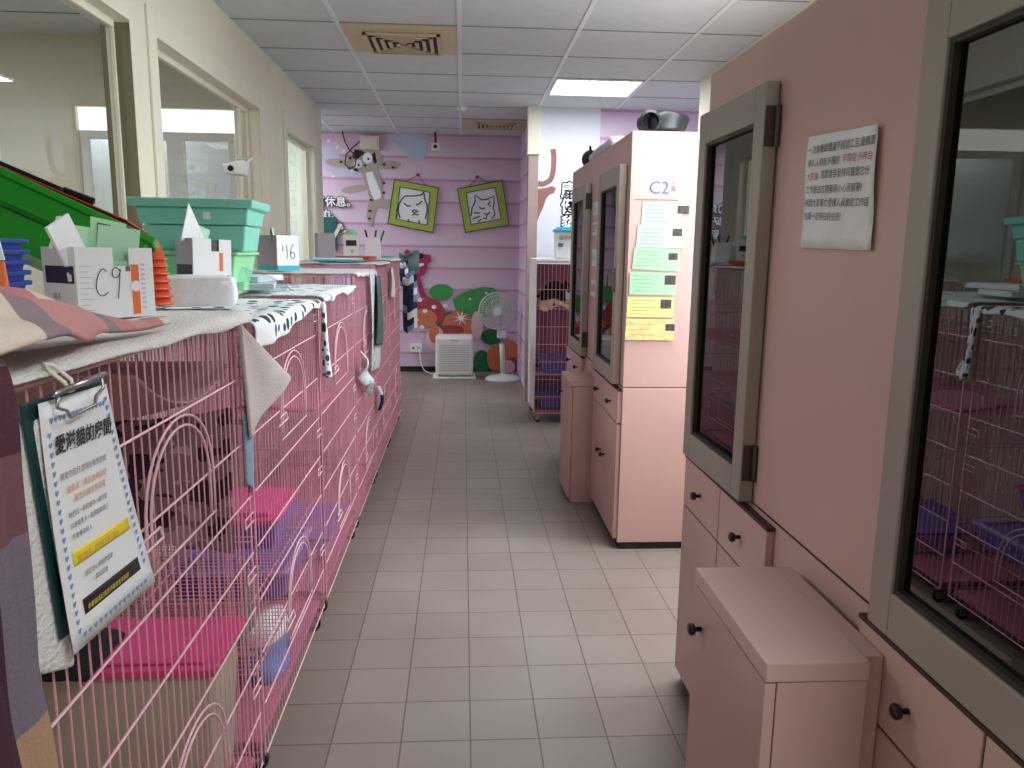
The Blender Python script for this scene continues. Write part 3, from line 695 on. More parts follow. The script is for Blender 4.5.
top_cloth('cage_cover', 'cloudy grey and white cloth on the third cage', 'cloud_print', 2.80, 3.68, 1.222, lambda u: .026+.008*math.sin(11*u)+.012*nz(u*7, 5, 2), (1, .7))
top_cloth('cage_cover', 'plain white cloth on the fourth cage', 'terry', 3.72, 4.55, 1.275, lambda u: .028+.02*nz(u*5, 2, 8)+.05*max(0, u-.85)/.15)
top_cloth('cage_cover', 'thin white cloth on the fifth cage beneath the orange tray', 'terry', 4.60, 5.45, 1.305, lambda u: .015)
top_cloth('cage_cover', 'thin pale cloth on the last cage of the row', 'terry', 5.48, 6.36, 1.318, lambda u: .015)
# checked blanket over the near corner
KB = [(-.520, 1.385, 1.264, .006, 1, .1), (-.540, 1.30, 1.264, .024, 1, 0), (-.572, 1.21, 1.264, .042, 1, 0), (-.590, 1.11, 1.266, .078, 1, -.1), (-.595, .99, 1.268, .115, 1, -.25), (-.560, .88, 1.270, .125, .6, -.8),
      (-.500, .785, 1.264, .090, .1, -1), (-.482, .737, 1.12, .092, 0, -1), (-.480, .735, .90, .097, 0, -1), (-.478, .738, .66, .100, 0, -1), (-.476, .74, .40, .102, 0, -1)]
def blk(u, v):
    x, y, z, hw, dx, dy = interp(KB, v); n = Vector((dx, dy, 0)).normalized(); q = (u-.5)*2
    lift = (.010+.050*min(1, max(0, v-.12)*4))*(1-q*q)**.8*max(0, 1-max(0, v-.5)/.1)
    wv = (.020*math.sin(q*5+v*14)+.016*nz(q*2, v*9, 7))*min(1, (hw/.1)**2)
    up = max(0, 1-max(0, v-.5)/.12)
    px, py, pz = x+n.x*hw*q, y+n.y*hw*q, z+lift*up+abs(wv)*up
    if v >= .5: px += abs(wv)*.5*min(1, (v-.5)/.1)
    return (px, py, max(pz, 1.264) if v < .5 else pz)
bl = cloth('checked_blanket', 'plaid_pale', blk, 24, 70, None, .010, (3.0, 21)); tag(bl, 'checked pink and mauve blanket draped over the near cage corner', 'blanket')
bl.data.materials.append(MATS['plaid'])
for p in bl.data.polygons:
    if p.index % 70 > 41: p.material_index = 1
tag(cloth('hanging_towel', 'terry', lambda u, v: (-.505+.012*math.sin(u*7+1), .83+.085*u+.02*v*u, 1.2-.30*v-.03*u*v), 10, 18, None, .012), 'white towel hanging on the nearest cage below the blanket', 'towel')
A, B_, C_ = Vector((-.498, 1.75, 1.228)), Vector((-.488, 2.15, 1.045)), Vector((-.500, 1.775, .955))
def tri(u, v):
    p = A.lerp(B_, u); q = A.lerp(C_, u) ; r_ = p.lerp(q, v); r_ = r_+Vector((.012*math.sin(v*6+1)*u, 0, -.012*math.sin(PI*v)*u)); return tuple(r_)
tag(cloth('corner_towel', 'towel_grey', tri, 20, 14, None, .010), 'pale grey towel hanging as a triangle between the first two cages', 'towel')
tag(cloth('hanging_strip', 'towel_blue', lambda u, v: (-.508+.006*math.sin(u*5), 1.775+.11*u-.03*v*u, 1.02-.17*v-.05*u*v), 6, 12, None, .006), 'blue grey cloth strip hanging below the triangular towel', 'cloth')
KS = [(2.735, 1.215, .030), (2.74, 1.15, .024), (2.745, 1.07, .020), (2.75, 1.03, .022), (2.77, .975, .042), (2.775, .945, .028)]
def stp(u, v):
    y, z, hw = interp(KS, v); return (-.488+.014*math.sin(u*PI*2)*(.4+v), y+hw*(u-.5)*2, z)
tag(cloth('twisted_towel', 'spots', stp, 10, 22, None, .010, (.25, .5)), 'narrow spotted towel end hanging between the second and third cages', 'towel')
def hang(name, label, m, px0, px1, py0, py1, x=-.495, skew=0, th=.01, us=(1, 1)):
    a, b = at(px0, py0, x=x), at(px1, py0, x=x); c = at((px0+px1)/2, py1, x=x)
    zt = a.z; L_ = zt-c.z
    return tag(cloth(name, m, lambda u, v: (x+.010*math.sin(u*6+v*3), a.y+(b.y-a.y)*u+skew*v, zt-L_*v-.02*u*v), 8, 14, None, th, us), label, 'towel')
hang('hanging_towel', 'long grey white towel hanging on the fourth cage', 'cloud_print', 369.5, 377.5, 272, 371)
hang('hanging_towel', 'narrow sage towel hanging beside the long grey white one', 'towel_sage', 376, 380.5, 276, 345, x=-.478)
hang('hanging_towel', 'thin white cloth tail hanging on the last cage', 'terry', 390.5, 393, 268, 296, x=-.495)
def rag(u, v):
    y = 3.66+.34*u; return (-.492+.03*math.sin(PI*v)+.012*math.sin(9*u+4*v), y, .93-.22*u-.14*v*(1-.5*u)+.02*nz(u*4, v*4, 9))
tag(cloth('knotted_rag', 'cloud_print', rag, 14, 10, None, .012, (.6, .4)), 'grey rag tucked through the wires of the fourth cage', 'rag')
def rag2(u, v):
    return (-.494+.02*math.sin(PI*v), 4.44+.16*u, .62-.15*v-.03*u)
tag(cloth('knotted_rag', 'navy_plaid', rag2, 8, 8, None, .01, (.3, .3)), 'small black and white cloth caught low on the fourth cage', 'rag')
# towels heaped at the far end of the row
def heap(name, label, m, u0, u1, v0, v1, Y=6.42, us=(1, 1), puff=.05):
    a, b = at(u0, v0, y=Y), at(u1, v1, y=Y)
    def f(u, v):
        return (a.x+(b.x-a.x)*u, Y+puff*math.sin(PI*u)*(-1)+.02*math.sin(8*v), a.z+(b.z-a.z)*v-.02*math.sin(5*u))
    return tag(cloth(name, m, f, 10, 16, None, .02, us), label, 'towel')
heap('bath_towel', 'grey blue towel slung at the far end of the cages', 'towel_sage', 399, 419, 252, 276, 6.5)
heap('bath_towel', 'navy and white checked towel at the end of the cage row', 'navy_plaid', 400.5, 408, 262, 285, 6.44, (.35, .6))
heap('bath_towel', 'sky blue towel hanging at the end of the cage row', 'bag_blue', 403.5, 414, 272, 305, 6.47)
heap('bath_towel', 'dark patterned cloth hanging lowest at the end of the cages', 'navy_plaid', 403, 417, 276, 331, 6.35, (.3, .9))

# ---------------------------------------------------------------- clipboard on the front wires
def bil(P, u, v): return P[0].lerp(P[1], u).lerp(P[3].lerp(P[2], u), v)
r = thing('clipboard', 'clipboard with printed notice hung on the front of the nearest cage', 'clipboard', (-.505, 1.02, 1.05))
KX = -.492
BO = [at(22, 405, x=KX-.003), at(104, 379, x=KX-.003), at(140, 578, x=KX+.004), at(62, 640, x=KX+.004)]
g = MB(); g.slab(BO, (-.004, 0, 0)); g.build('board', 'board_teal', r, .001)
PP = [at(38, 404, x=KX+.004), at(106, 384, x=KX+.004), at(147, 582, x=KX+.010), at(64, 655, x=KX+.010)]
def pap(dx, du=0):
    return lambda u, v: tuple(bil(PP, u, v)+Vector((dx+.012*v*v, du, -du)))
cloth('under_sheet', 'clear_plastic', pap(-.004, .004), 6, 10, r, .0006, sub=0)
cloth('sheet', 'paper', pap(0), 8, 12, r, .0008, sub=0)
def pp(u, v, d=.0022): return bil(PP, u, v)+Vector((d+.012*v*v, 0, 0))
UX = (PP[1]-PP[0]); UX2 = (PP[2]-PP[3])
def pline(body, v, u0, size, m, bold=0):
    a, b = pp(u0, v), pp(u0+.5, v); ux = b-a; up = Vector((1, 0, 0)).cross(ux)
    return text('lettering', body, size, m, r, a, ux, up, bold=bold, lift=.0008)
pline('愛滋貓的房間', .205, .11, .0245, 'ink', .0006)
pline('親愛的您好,您現在看到的是', .315, .12, .0098, 'ink_grey')
pline('貓愛滋、貓白血病檢驗', .375, .17, .0105, 'ink_tan'); pline('陽性的貓咪房間喔', .42, .24, .0105, 'ink_tan')
for v, t, u0 in ((.475, '牠們和一般的貓咪一樣可愛', .15), (.52, '只是需要多一點照顧與關心', .15), (.565, '不會傳染給人', .15), (.735, '請您放心與牠們互動', .22), (.775, '歡迎認養', .32)):
    pline(t, v, u0, .0085, 'ink_grey')
def band(v0, v1, u0, u1, m, d=.0012):
    return cloth('highlight_band', m, lambda u, v: tuple(pp(u0+(u1-u0)*u, v0+(v1-v0)*v, d)), 6, 4, r, .0003, sub=0)
band(.615, .675, .14, .86, 'highlight_yellow'); pline('請勿餵食、請勿將手伸入籠內', .66, .17, .0088, 'ink_tan')
band(.82, .885, .16, .86, 'm_black'); pline('參觀後請記得用消毒液洗手謝謝', .87, .18, .0085, 'highlight_yellow')
g = MB()
def heart(u, v):
    c = pp(u, v, .0016); s_ = .0042
    g.slab([c+Vector((0, a*s_, b*s_)) for a, b in ((0, -1), (.9, .2), (.6, .8), (0, .45), (-.6, .8), (-.9, .2))], (.0004, 0, 0))
for k in range(22): heart(.075, .13+.038*k); heart(.925, .06+.038*k)
for k in range(14): heart(.12+.058*k, .955); heart(.12+.058*k, .075)
g.build('printed_border', 'heart_blue', r)
cl = MB(); q = lambda u, v, d=.012: pp(u, v, d)
cl.tube([q(.12, -.02), q(.10, .025), q(.22, .045), q(.26, .075), q(.62, .06), q(.66, .025), q(.80, .0), q(.78, -.05)], .0022, 6)
cl.tube([q(.08, -.03), q(.86, -.055)], .0042, 8); cl.build('clip', 'steel', r, smooth=True)
hk = MB(); hk.tube([pp(.34, -.02, .008), pp(.30, -.06, .006), pp(.28, -.10, -.006), pp(.33, -.13, -.018), pp(.40, -.12, -.012), pp(.43, -.06, .004), pp(.38, -.02, .008)], .0026, 6, closed=True); hk.build('hook', 'trim_cream', r, smooth=True)

# ---------------------------------------------------------------- things on top of the cages
def place(root, loc, rot=(0, 0, 0)):
    root.location = loc; root.rotation_euler = rot; return root
def card(r, m, w_, h_, loc, rot, name='card'):
    o = MB().box(-w_/2, w_/2, -.0006, .0006, 0, h_).build(name, m, r); o.location = loc; o.rotation_euler = rot; return o
def medicine_box(label, W, D, H, notch=True, number=None, body='card_white', side='card_white', blue=False, dark=False):
    """open card box: x along the front, y = depth (front at y = 0), z up"""
    r = thing('card_box', label, 'box'); t = .003
    g = MB(); nx0, nx1 = W*.47, W*.68
    if notch:
        g.slab([(0, 0, 0), (W, 0, 0), (W, 0, H), (nx1, 0, H), (nx1, 0, H*.74), (nx0, 0, H*.74), (nx0, 0, H), (0, 0, H)], (0, t, 0))
    else: g.box(0, W, 0, t, 0, H)
    g.build('front_face', body, r)
    g = MB(); g.box(0, t, t, D, 0, H); g.box(W-t, W, t, D, 0, H); g.box(t, W-t, D-t, D, 0, H); g.box(t, W-t, t, D-t, 0, t); g.build('walls', side, r)
    if blue: MB().box(-.0006, W+.0006, -.0006, D+.0006, .0, H*.14).build('blue_band', 'lid_turquoise', r)
    if dark:
        MB().box(-.0008, 0, D*.06, D*.9, H*.50, H*.74).build('dark_label', 'label_purple', r)
        g = MB(); a = H*.53
        g.slab([(-.0014, D*.12, a), (-.0014, D*.22, a), (-.0014, D*.25, a+.014), (-.0014, D*.21, a+.018), (-.0014, D*.15, a+.012), (-.0014, D*.12, a+.013)], (.0005, 0, 0)); g.build('emblem', 'card_white', r)
        text('lettering', '|||||||', .012, 'ink_grey', r, (0, D*.75, H*.2), (0, -1, 0), (0, 0, 1)); text('lettering', 'III II', .016, 'ink_grey', r, (0, D*.7, H*.28), (0, -1, 0), (0, 0, 1))
    return r
c9 = medicine_box('open white card box marked C9 holding green cards', .158, .120, .138, dark=True)
def stroke(r, pts, rad, m='ink'): return MB().tube([(x, -.0008, z) for x, z in pts], rad, 5).build('handwriting', m, r, smooth=True)
stroke(c9, curve2([(.060, .092), (.052, .097), (.043, .086), (.037, .066), (.040, .050), (.050, .045), (.060, .052)], 24), .0009)
stroke(c9, curve2([(.086, .094), (.078, .100), (.071, .092), (.072, .082), (.080, .080), (.087, .090), (.087, .096), (.085, .075), (.082, .055), (.080, .038)], 30), .0009)
MB().box(.110, .126, -.0008, 0, .006, .105).build('orange_stripe', 'label_orange', c9)
MB().lathe([(.011, 0), (.011, .0006)], (.118, -.0008, .062), 16, 'y').build('round_mark', 'card_white', c9)
for i in range(9): text('lettering', '—'*(3-i % 2), .0085, 'ink_grey', c9, (.006, 0, .100-.0105*i), (1, 0, 0), (0, 0, 1))
for i in range(10): text('lettering', '≡≡', .0075, 'ink_grey', c9, (.130, 0, .102-.0095*i), (1, 0, 0), (0, 0, 1))
MB().box(.099, .108, -.0008, 0, .092, .102).build('barcode', 'ink_grey', c9)
card(c9, 'paper_mint', .075, .16, (.055, .055, .02), (-.12, .10, .15)); card(c9, 'paper_mint', .085, .16, (.095, .045, .02), (.10, .10, -.05))
card(c9, 'paper_mint', .06, .10, (.086, .012, .012), (.02, 0, 0)); pc = card(c9, 'paper_green', .07, .06, (.088, .035, .135), (-.25, .18, -.1))
ph = MB().box(-.022, .004, -.0015, -.0008, .014, .050).build('photo', 'photo_dark', pc, off=(0, 0, 0)); ph.location = (0, 0, 0)
f1 = MB().slab([(-.03, 0, 0), (.03, 0, 0), (.034, 0, .075), (-.026, 0, .075)], (0, .008, 0)).build('folded_paper', 'paper', c9, .001); f1.location = (.0, .045, .12); f1.rotation_euler = (-.1, .55, .5)
f2 = MB().slab([(-.03, 0, 0), (.03, 0, 0), (.034, 0, .08), (-.026, 0, .08)], (0, .007, 0)).build('folded_paper', 'paper', c9, .001); f2.location = (.022, .03, .115); f2.rotation_euler = (-.05, -.5, .3)
place(c9, (-.730, 1.515, 1.257), (0, 0, math.radians(54)))
b2 = medicine_box('white card box with a dark window behind the wipes packet', .125, .10, .14, notch=True, side='card_grey')
MB().box(-.0008, 0, .008, .092, .012, .062).build('dark_label', 'label_purple', b2)
MB().box(.085, .097, -.0008, 0, .045, .10).build('orange_stripe', 'label_orange', b2)
MB().box(.055, .085, .004, .006, .10, .138).build('photo', 'photo_dark', b2)
p = MB().slab([(-.045, 0, 0), (.045, 0, 0), (.0, 0, .11)], (0, .004, 0)).build('folded_paper', 'paper', b2, .001); p.location = (.03, .05, .135); p.rotation_euler = (0, -.12, .2)
card(b2, 'paper_mint', .05, .09, (.05, .07, .09), (0, .3, .1))
place(b2, (-.80, 2.36, 1.285), (0, math.radians(2), math.radians(48)))
b16 = medicine_box('white card box marked 16 with a blue base band', .138, .138, .165, notch=False, side='card_grey', blue=True)
for k, P in enumerate(([(.034, .116), (.036, .110), (.035, .100), (.034, .090)], [(.058, .120), (.062, .090), (.060, .055)], [(.105, .125), (.088, .105), (.082, .075), (.092, .055), (.108, .062), (.108, .080), (.092, .086), (.083, .076)])): stroke(b16, curve2(P, 20), .0022, 'ink_grey')
card(b16, 'photo_dark', .05, .09, (.02, .06, .11), (0, -.35, .9)); card(b16, 'paper_mint', .08, .09, (.055, .07, .11), (-.1, -.3, .6)); card(b16, 'paper', .06, .09, (.035, .05, .10), (-.05, -.35, .8))
place(b16, (-.875, 3.74, 1.294), (0, 0, math.radians(56)))
b17 = medicine_box('grey card box with a blue band standing behind the box marked 16', .10, .12, .17, notch=False, body='card_grey', side='card_grey', blue=True)
card(b17, 'paper', .02, .12, (.09, .06, .12), (0, .5, 0)); card(b17, 'wood', .015, .12, (.095, .08, .12), (0, .6, .2), 'stick')
place(b17, (-.855, 4.68, 1.322), (0, 0, math.radians(20)))
b18 = medicine_box('small white box with a purple label on the last cage', .11, .12, .16, notch=False, body='card_white')
MB().box(.018, .092, -.001, 0, .082, .122).build('dark_label', 'label_purple', b18)
text('lettering', 'II', .04, 'ink_grey', b18, (.05, 0, .03), (1, 0, 0), (0, 0, 1))
p = MB().lathe([(.05, 0), (.045, .03), (.02, .05)], (0, 0, 0), 14).build('tissue', 'mint_plastic', b18); p.location = (.052, .06, .15)
place(b18, (-.85, 5.62, 1.340), (0, 0, math.radians(6)))
b19 = medicine_box('plain white box with pens beside the purple labelled one', .105, .12, .145, notch=False)
for i, (a, m) in enumerate(((-.25, 'label_purple'), (.15, 'green_dark'), (.35, 'green_dark'))): card(b19, m, .014, .11, (.025+.035*i, .05, .09), (0, a, 0), 'pen')
place(b19, (-.70, 5.66, 1.340), (0, 0, math.radians(4)))
r = thing('orange_tray', 'flat orange tray on the fifth cage below the small boxes', 'tray', (-.75, 5.15, 1.33))
MB().box(-.87, -.60, 5.0, 5.4, 1.330, 1.346).build('base', 'orange_plastic', r, .004); MB().box(-.88, -.59, 4.99, 5.41, 1.346, 1.355).build('rim', 'orange_plastic', r, .003)
r = thing('blue_folder', 'blue folder lying flat at the edge of the fifth cage', 'folder', (-.75, 4.8, 1.33))
MB().box(-.90, -.62, 4.66, 4.96, 1.326, 1.338).build('cover', 'lid_turquoise', r, .002); MB().box(-.89, -.63, 4.665, 4.955, 1.3385, 1.346).build('papers', 'paper', r)
tag(bx('blue_mat', 'lid_turquoise', None, -.9, -.54, 5.9, 6.3, 1.340, 1.352), 'turquoise mat on the last cage beside the white boxes', 'mat')
r = thing('hanging_folder', 'dark teal folder hung flat on the mural wall by the windows', 'folder', (-1.45, 8.9, 1.5))
a, b = at(325, 217, y=8.9), at(337, 246, y=8.9)
bx('cover', 'teal_dark', r, a.x, b.x, 8.885, 8.92, b.z-.05, a.z); bx('spine', 'teal_dark', r, a.x-.012, a.x-.001, 8.88, 8.925, b.z-.05, a.z)
MB().tube([((a.x+b.x)/2, 8.90, a.z-.001), ((a.x+b.x)/2, 8.905, a.z+.03), ((a.x+b.x)/2, 8.948, a.z+.035)], .006, 6).build('hook', 'steel', r, smooth=True)
# wipes packet
r = thing('wipes_packet', 'clear wrapped packet of wipes on the second cage', 'packet', (-.76, 2.2, 1.25))
def pk(u, v):
    a = 2*PI*u; e = .30; sg = lambda t: math.copysign(abs(t)**e, t)
    x, y = .108*sg(math.cos(a)), .070*sg(math.sin(a))
    k = interp([(.93,), (1.0,), (1.0,), (.97,), (.90,), (.78,)], v)[0]
    zz = interp([(0,), (.016,), (.042,), (.066,), (.078,), (.081,)], v)[0]+.003*nz(u*14, v*5)
    c, s_ = math.cos(.28), math.sin(.28)
    return (-.745+(x*c-y*s_)*k, 2.22+(x*s_+y*c)*k, 1.232+zz+.006)
cloth('body', 'wrap_white', pk, 48, 12, r, .001)
def pk_top(u, v):
    x, y, z = pk(u, 1.0); q = 1-v; return (-.745+(x+.745)*q, 2.22+(y-2.22)*q, z+.002*v)
cloth('top_face', 'wrap_white', pk_top, 48, 4, r, .001)
def wr(u, v):
    return (-.66+.13*u, 2.30+.14*v+.05*u, 1.268+.075*math.sin(PI*v)*(1-u)**.6+.012*nz(u*6, v*6, 2))
cloth('wrapper_end', 'clear_plastic', wr, 12, 10, r, .001)
bx('green_label', 'mint_plastic', r, -.652, -.63, 2.275, 2.33, 1.275, 1.30)
# papers
for i, (x, y, z, a, l) in enumerate(((-.80, 2.93, 1.252, .2, 'bottom sheet stack of white papers on the third cage'), (-.83, 3.02, 1.275, -.1, 'upper sheaf of white papers on the third cage'))):
    o = MB()
    for k in range(6): o.box(-.10+random.uniform(-.006, .006), .10, -.14, .14+random.uniform(-.008, .008), .0035*k, .0035*k+.0025)
    o = o.build('paper_sheaf', 'paper'); o.location = (x, y, z); o.rotation_euler = (0, 0, a); tag(o, l, 'papers', 'loose papers on the third cage')
o = MB().box(-.06, .06, -.09, .09, 0, .012).build('orange_booklet', 'orange_plastic', None, .001); o.location = (-.95, 3.1, 1.300); o.rotation_euler = (0, 0, .3); tag(o, 'thin orange booklet on the white papers by the window', 'booklet')
# teal storage box
r = thing('storage_box', 'teal plastic storage box with a wide rim on the cages', 'storage box', (-.9, 2.70, 1.39))
def rect(x, y, z): return [(-x, -y, z), (x, -y, z), (x, y, z), (-x, y, z)]
g = MB(); g.hexa(rect(.185, .12, 0), rect(.198, .132, .085)); g.build('lower_body', 'teal_plastic', r, .008, off=(0, 0, 0))
g = MB(); g.hexa(rect(.204, .137, .087), rect(.214, .147, .142)); g.build('upper_body', 'teal_plastic', r, .006, off=(0, 0, 0))
MB().hexa(rect(.233, .165, .142), rect(.237, .169, .170)).build('rim', 'teal_plastic', r, .006, off=(0, 0, 0))
MB().box(.04, .066, -.1465, -.138, .105, .128).build('label', 'card_white', r, .001, off=(0, 0, 0))
for o in r.children: o.location = (0, 0, 0)
place(r, (-.895, 2.78, 1.385), (0, 0, math.radians(4))); r.scale = (.83, 1, 1)
r = thing('mint_basket', 'mint green basket under the teal storage box', 'basket', (-.9, 2.75, 1.245))
g = MB(); g.hexa([(-1.06, 2.66, 1.236), (-.78, 2.66, 1.236), (-.78, 2.88, 1.236), (-1.06, 2.88, 1.236)], [(-1.08, 2.64, 1.372), (-.755, 2.64, 1.372), (-.755, 2.9, 1.372), (-1.08, 2.9, 1.372)]); g.build('body', 'mint_plastic', r, .006)
MB().box(-1.09, -.745, 2.63, 2.91, 1.3725, 1.383).build('rim', 'mint_plastic', r, .003)
# orange nested bowls
def bowl0():
    g = MB(); g.lathe([(.030, 0), (.050, .07), (.056, .07), (.056, .064), (.052, .064), (.034, .004), (.0, .004)], (0, 0, 0), 20); return g
pb = None; N_ = 7
for i in range(N_):
    r = thing('plastic_cup', ('lowest', 'second', 'third', 'fourth', 'fifth', 'sixth', 'topmost')[i]+' orange cup of the upside-down stack behind the C9 box', 'cup', (0, 0, 0), 'stacked orange cups')
    if pb is None:
        a = bowl0().build('bowl', 'orange_plastic', r, smooth=True)
        b = MB(); b.tube([(.0565*math.cos(t), .0565*math.sin(t), .067) for t in [2*PI*k/20 for k in range(20)]], .003, 6, closed=True); b = b.build('rim', 'orange_plastic', r, smooth=True); pb = (a, b)
    else:
        for q in pb:
            o = q.copy(); COL.objects.link(o); o.parent = r
    r.location = (-.80+.001*i, 2.03, 1.300+.0155*i+.022); r.rotation_euler = (PI, 0, .3*i)
    r.scale = (1-.05*i,)*3
# green tubs, leaning
def green_tub(label, loc, rot, m):
    r = thing('green_tub', label, 'tub'); L_, W_, H_ = .255, .17, .15; t = .008
    def ring(f, z): return [(-L_*f, -W_*f, z), (L_*f, -W_*f, z), (L_*f, W_*f, z), (-L_*f, W_*f, z)]
    a, b, c, d = ring(.88, 0), ring(1, H_), ring(.975, H_), ring(.86, .008)
    g = MB(); g.add(a+b+c+d, [(3, 2, 1, 0)]+[(i, (i+1) % 4, 4+(i+1) % 4, 4+i) for i in range(4)]+[(4+i, 4+(i+1) % 4, 8+(i+1) % 4, 8+i) for i in range(4)]+[(8+i, 8+(i+1) % 4, 12+(i+1) % 4, 12+i) for i in range(4)]+[(12, 13, 14, 15)])
    g.build('shell', m, r, .006)
    g = MB(); x, y = L_+.012, W_+.012
    g.box(-x, x, -y, -y+.022, H_-.012, H_+.006); g.box(-x, x, y-.022, y, H_-.012, H_+.006); g.box(-x, -x+.022, -y+.022, y-.022, H_-.012, H_+.006); g.box(x-.022, x, -y+.022, y-.022, H_-.012, H_+.006)
    g.build('rim', m, r, .005)
    g = MB(); x, y = L_*.955+.008, W_*.955+.008
    g.box(-x, x, -y, -y+.02, H_*.5, H_*.5+.012); g.box(-x, x, y-.02, y, H_*.5, H_*.5+.012); g.box(-x, -x+.02, -y+.02, y-.02, H_*.5, H_*.5+.012); g.box(x-.02, x, -y+.02, y-.02, H_*.5, H_*.5+.012)
    g.build('stacking_ledge', 'green_dark', r, .004)
    return place(r, loc, rot)
green_tub('bright green tub leaning behind the blue baskets and the C9 box', (-1.085, 2.02, 1.36), (math.radians(-14), math.radians(26), math.radians(10)), 'green_plastic')
r = thing('red_lid', 'red plastic lid lying in the upper green tub', 'lid'); MB().box(-.16, .16, -.10, .10, 0, .012).build('plate', 'red_plastic', r, .004); MB().box(-.17, .17, -.11, .11, .0125, .018).build('rim', 'red_plastic', r, .003)
place(r, (-1.01, 2.10, 1.500), (math.radians(-8), math.radians(24), .1))
r = thing('dark_scoop', 'dark flat scoop resting on the red lid', 'scoop'); MB().box(-.12, .05, -.03, .03, 0, .014).build('blade', 'black_gloss', r, .005); MB().tube([(.045, 0, .008), (.12, 0, .012)], .010, 8).build('handle', 'black_gloss', r)
place(r, (-1.06, 2.07, 1.547), (math.radians(-5), math.radians(24), .15))
# blue nested baskets
for i in range(5):
    r = thing('blue_basket', ('bottom', 'second', 'middle', 'fourth', 'topmost')[i]+' blue plastic basket of the stack by the plaid blanket', 'basket', (0, 0, 0), 'stacked blue baskets')
    if i == 0:
        g = MB(); g.hexa(rect(.085, .065, 0), rect(.098, .078, .07)); p1 = g.build('body', 'blue_plastic', r, .006)
        g = MB(); x, y = .106, .086; g.box(-x, x, -y, -y+.012, .062, .072); g.box(-x, x, y-.012, y, .062, .072); g.box(-x, -x+.012, -y+.012, y-.012, .062, .072); g.box(x-.012, x, -y+.012, y-.012, .062, .072); p2 = g.build('rim', 'blue_plastic', r, .003); pb = (p1, p2)
    else:
        for q in pb:
            o = q.copy(); COL.objects.link(o); o.parent = r
    place(r, (-1.01, 1.62, 1.252+.0215*i), (0, 0, math.radians(10)))
r = thing('snack_pouch', 'orange and white pouch at the edge above the plaid blanket', 'pouch')
g = MB(); g.hexa(rect(.05, .022, 0), rect(.044, .004, .10)); g.build('pouch', 'label_orange', r, .006)
MB().hexa(rect(.0445, .0045, .101), rect(.040, .003, .135)).build('top_seal', 'card_white', r, .001)
text('lettering', 's', .04, 'card_white', r, (.012, -.0215, .04), (1, 0, 0), (0, .15, 1), lift=.003)
place(r, (-.842, 1.40, 1.27), (0, 0, math.radians(20)))
# small camera on the window jamb
r = thing('wall_camera', 'small white security camera on the left window jamb', 'camera', (-1.27, 4.55, 1.9))
p = at(237, 166, y=4.55)
g = MB(); g.hexa([(p.x-.055, 4.50, p.z-.045), (p.x+.04, 4.50, p.z-.05), (p.x+.04, 4.62, p.z-.05), (p.x-.055, 4.62, p.z-.045)], [(p.x-.07, 4.49, p.z+.005), (p.x+.05, 4.49, p.z+.03), (p.x+.05, 4.62, p.z+.03), (p.x-.07, 4.62, p.z+.005)]); g.build('housing', 'plastic_white', r, .008)
MB().tube([(p.x+.04, 4.56, p.z+.01), (p.x+.07, 4.60, p.z+.05), (-1.315, 4.72, p.z+.06)], .007, 8).build('bracket', 'plastic_white', r, smooth=True)
MB().lathe([(.016, 0), (.016, .006), (.010, .008)], (p.x-.02, 4.496, p.z-.018), 16, 'y').build('lens', 'black_gloss', r)

# ---------------------------------------------------------------- mural and fittings of the back wall
MY = 8.949
mural = thing('wall_mural', 'printed mural with a cat, bushes and spotted mushrooms on pink boards', 'mural', (-.4, 8.95, 1.3))
_k = [0]
def paint(name, m, pts, px=True, y=MY):
    _k[0] += 1; yy = y-.0006*_k[0]
    P = [at(a, b, y=yy) for a, b in pts] if px else [Vector((a, yy, b)) for a, b in pts]
    return MB().slab([Vector((p.x, yy, p.z)) for p in P], (0, .0005, 0)).build(name, m, mural)
def pell(name, m, cx, cy, rx, ry, rot=0): return paint(name, m, ell(cx, cy, rx, ry, 24, rot))
# clouds behind
paint('painted_cloud', 'm_sky', [(385, 134), (427, 134), (427, 152), (424, 160), (414, 161), (405, 155), (398, 146), (390, 140)])
pell('painted_cloud', 'm_lilac', 331, 160, 9, 11); pell('painted_cloud', 'm_lilac', 347, 171, 16, 6)
for a, b in ((328.5, 141), (337, 147), (344, 151), (333, 176), (352, 171)): pell('painted_petal', 'm_white', a, b, 1.6, 1.6)
# cartoon cat, splayed
pell('cat_tail', 'm_taupe', 354, 189, 13, 3.6, -.15)
pell('cat_arm', 'm_taupe', 338, 163, 13, 4.2, .12); pell('cat_arm', 'm_taupe', 388, 165, 13, 4.2, -.06)
paint('cat_leg', 'm_taupe', strip([(374, 200), (384, 204), (394, 203), (408, 199)], [6, 4.5, 4, 3.5])); paint('cat_leg', 'm_taupe', strip([(376, 200), (372, 208), (370, 217), (371, 226)], [6, 4.5, 3.5, 2]))
paint('cat_body', 'm_taupe', [(359, 166), (376, 164), (381, 180), (383, 198), (378, 205), (371, 203), (366, 186)])
pell('cat_head', 'm_taupe', 365, 160, 17, 10, -.15)
paint('cat_ear', 'm_black', [(352, 157), (355, 149), (362, 151), (366, 153), (361, 156), (357, 160)]); paint('cat_ear', 'm_black', [(372, 154), (375, 152), (377, 162), (374, 164), (373, 160), (371, 159)])
paint('cat_belly', 'm_white', strip([(369, 172), (372, 182), (376, 193), (378, 199)], [3.2, 4.2, 4.8, 3.6]))
for cx, cy, r_ in ((358, 164, 4.3), (367.5, 158, 5)): pell('cat_eye', 'm_white', cx, cy, r_, r_*1.1); pell('cat_pupil', 'm_black', cx+.8, cy+1, 1.1, 1.3)
pell('cat_nose', 'm_black', 365, 165.5, 1.5, 1.1)
for a, b in ((341, 162), (350, 158), (349, 168), (384, 164.5), (393, 167.5), (384, 183), (384, 192.5), (371, 200), (370, 211), (369.5, 218.5), (394, 198)): pell('cat_spot', 'm_black', a, b, 1.6, 1.2)
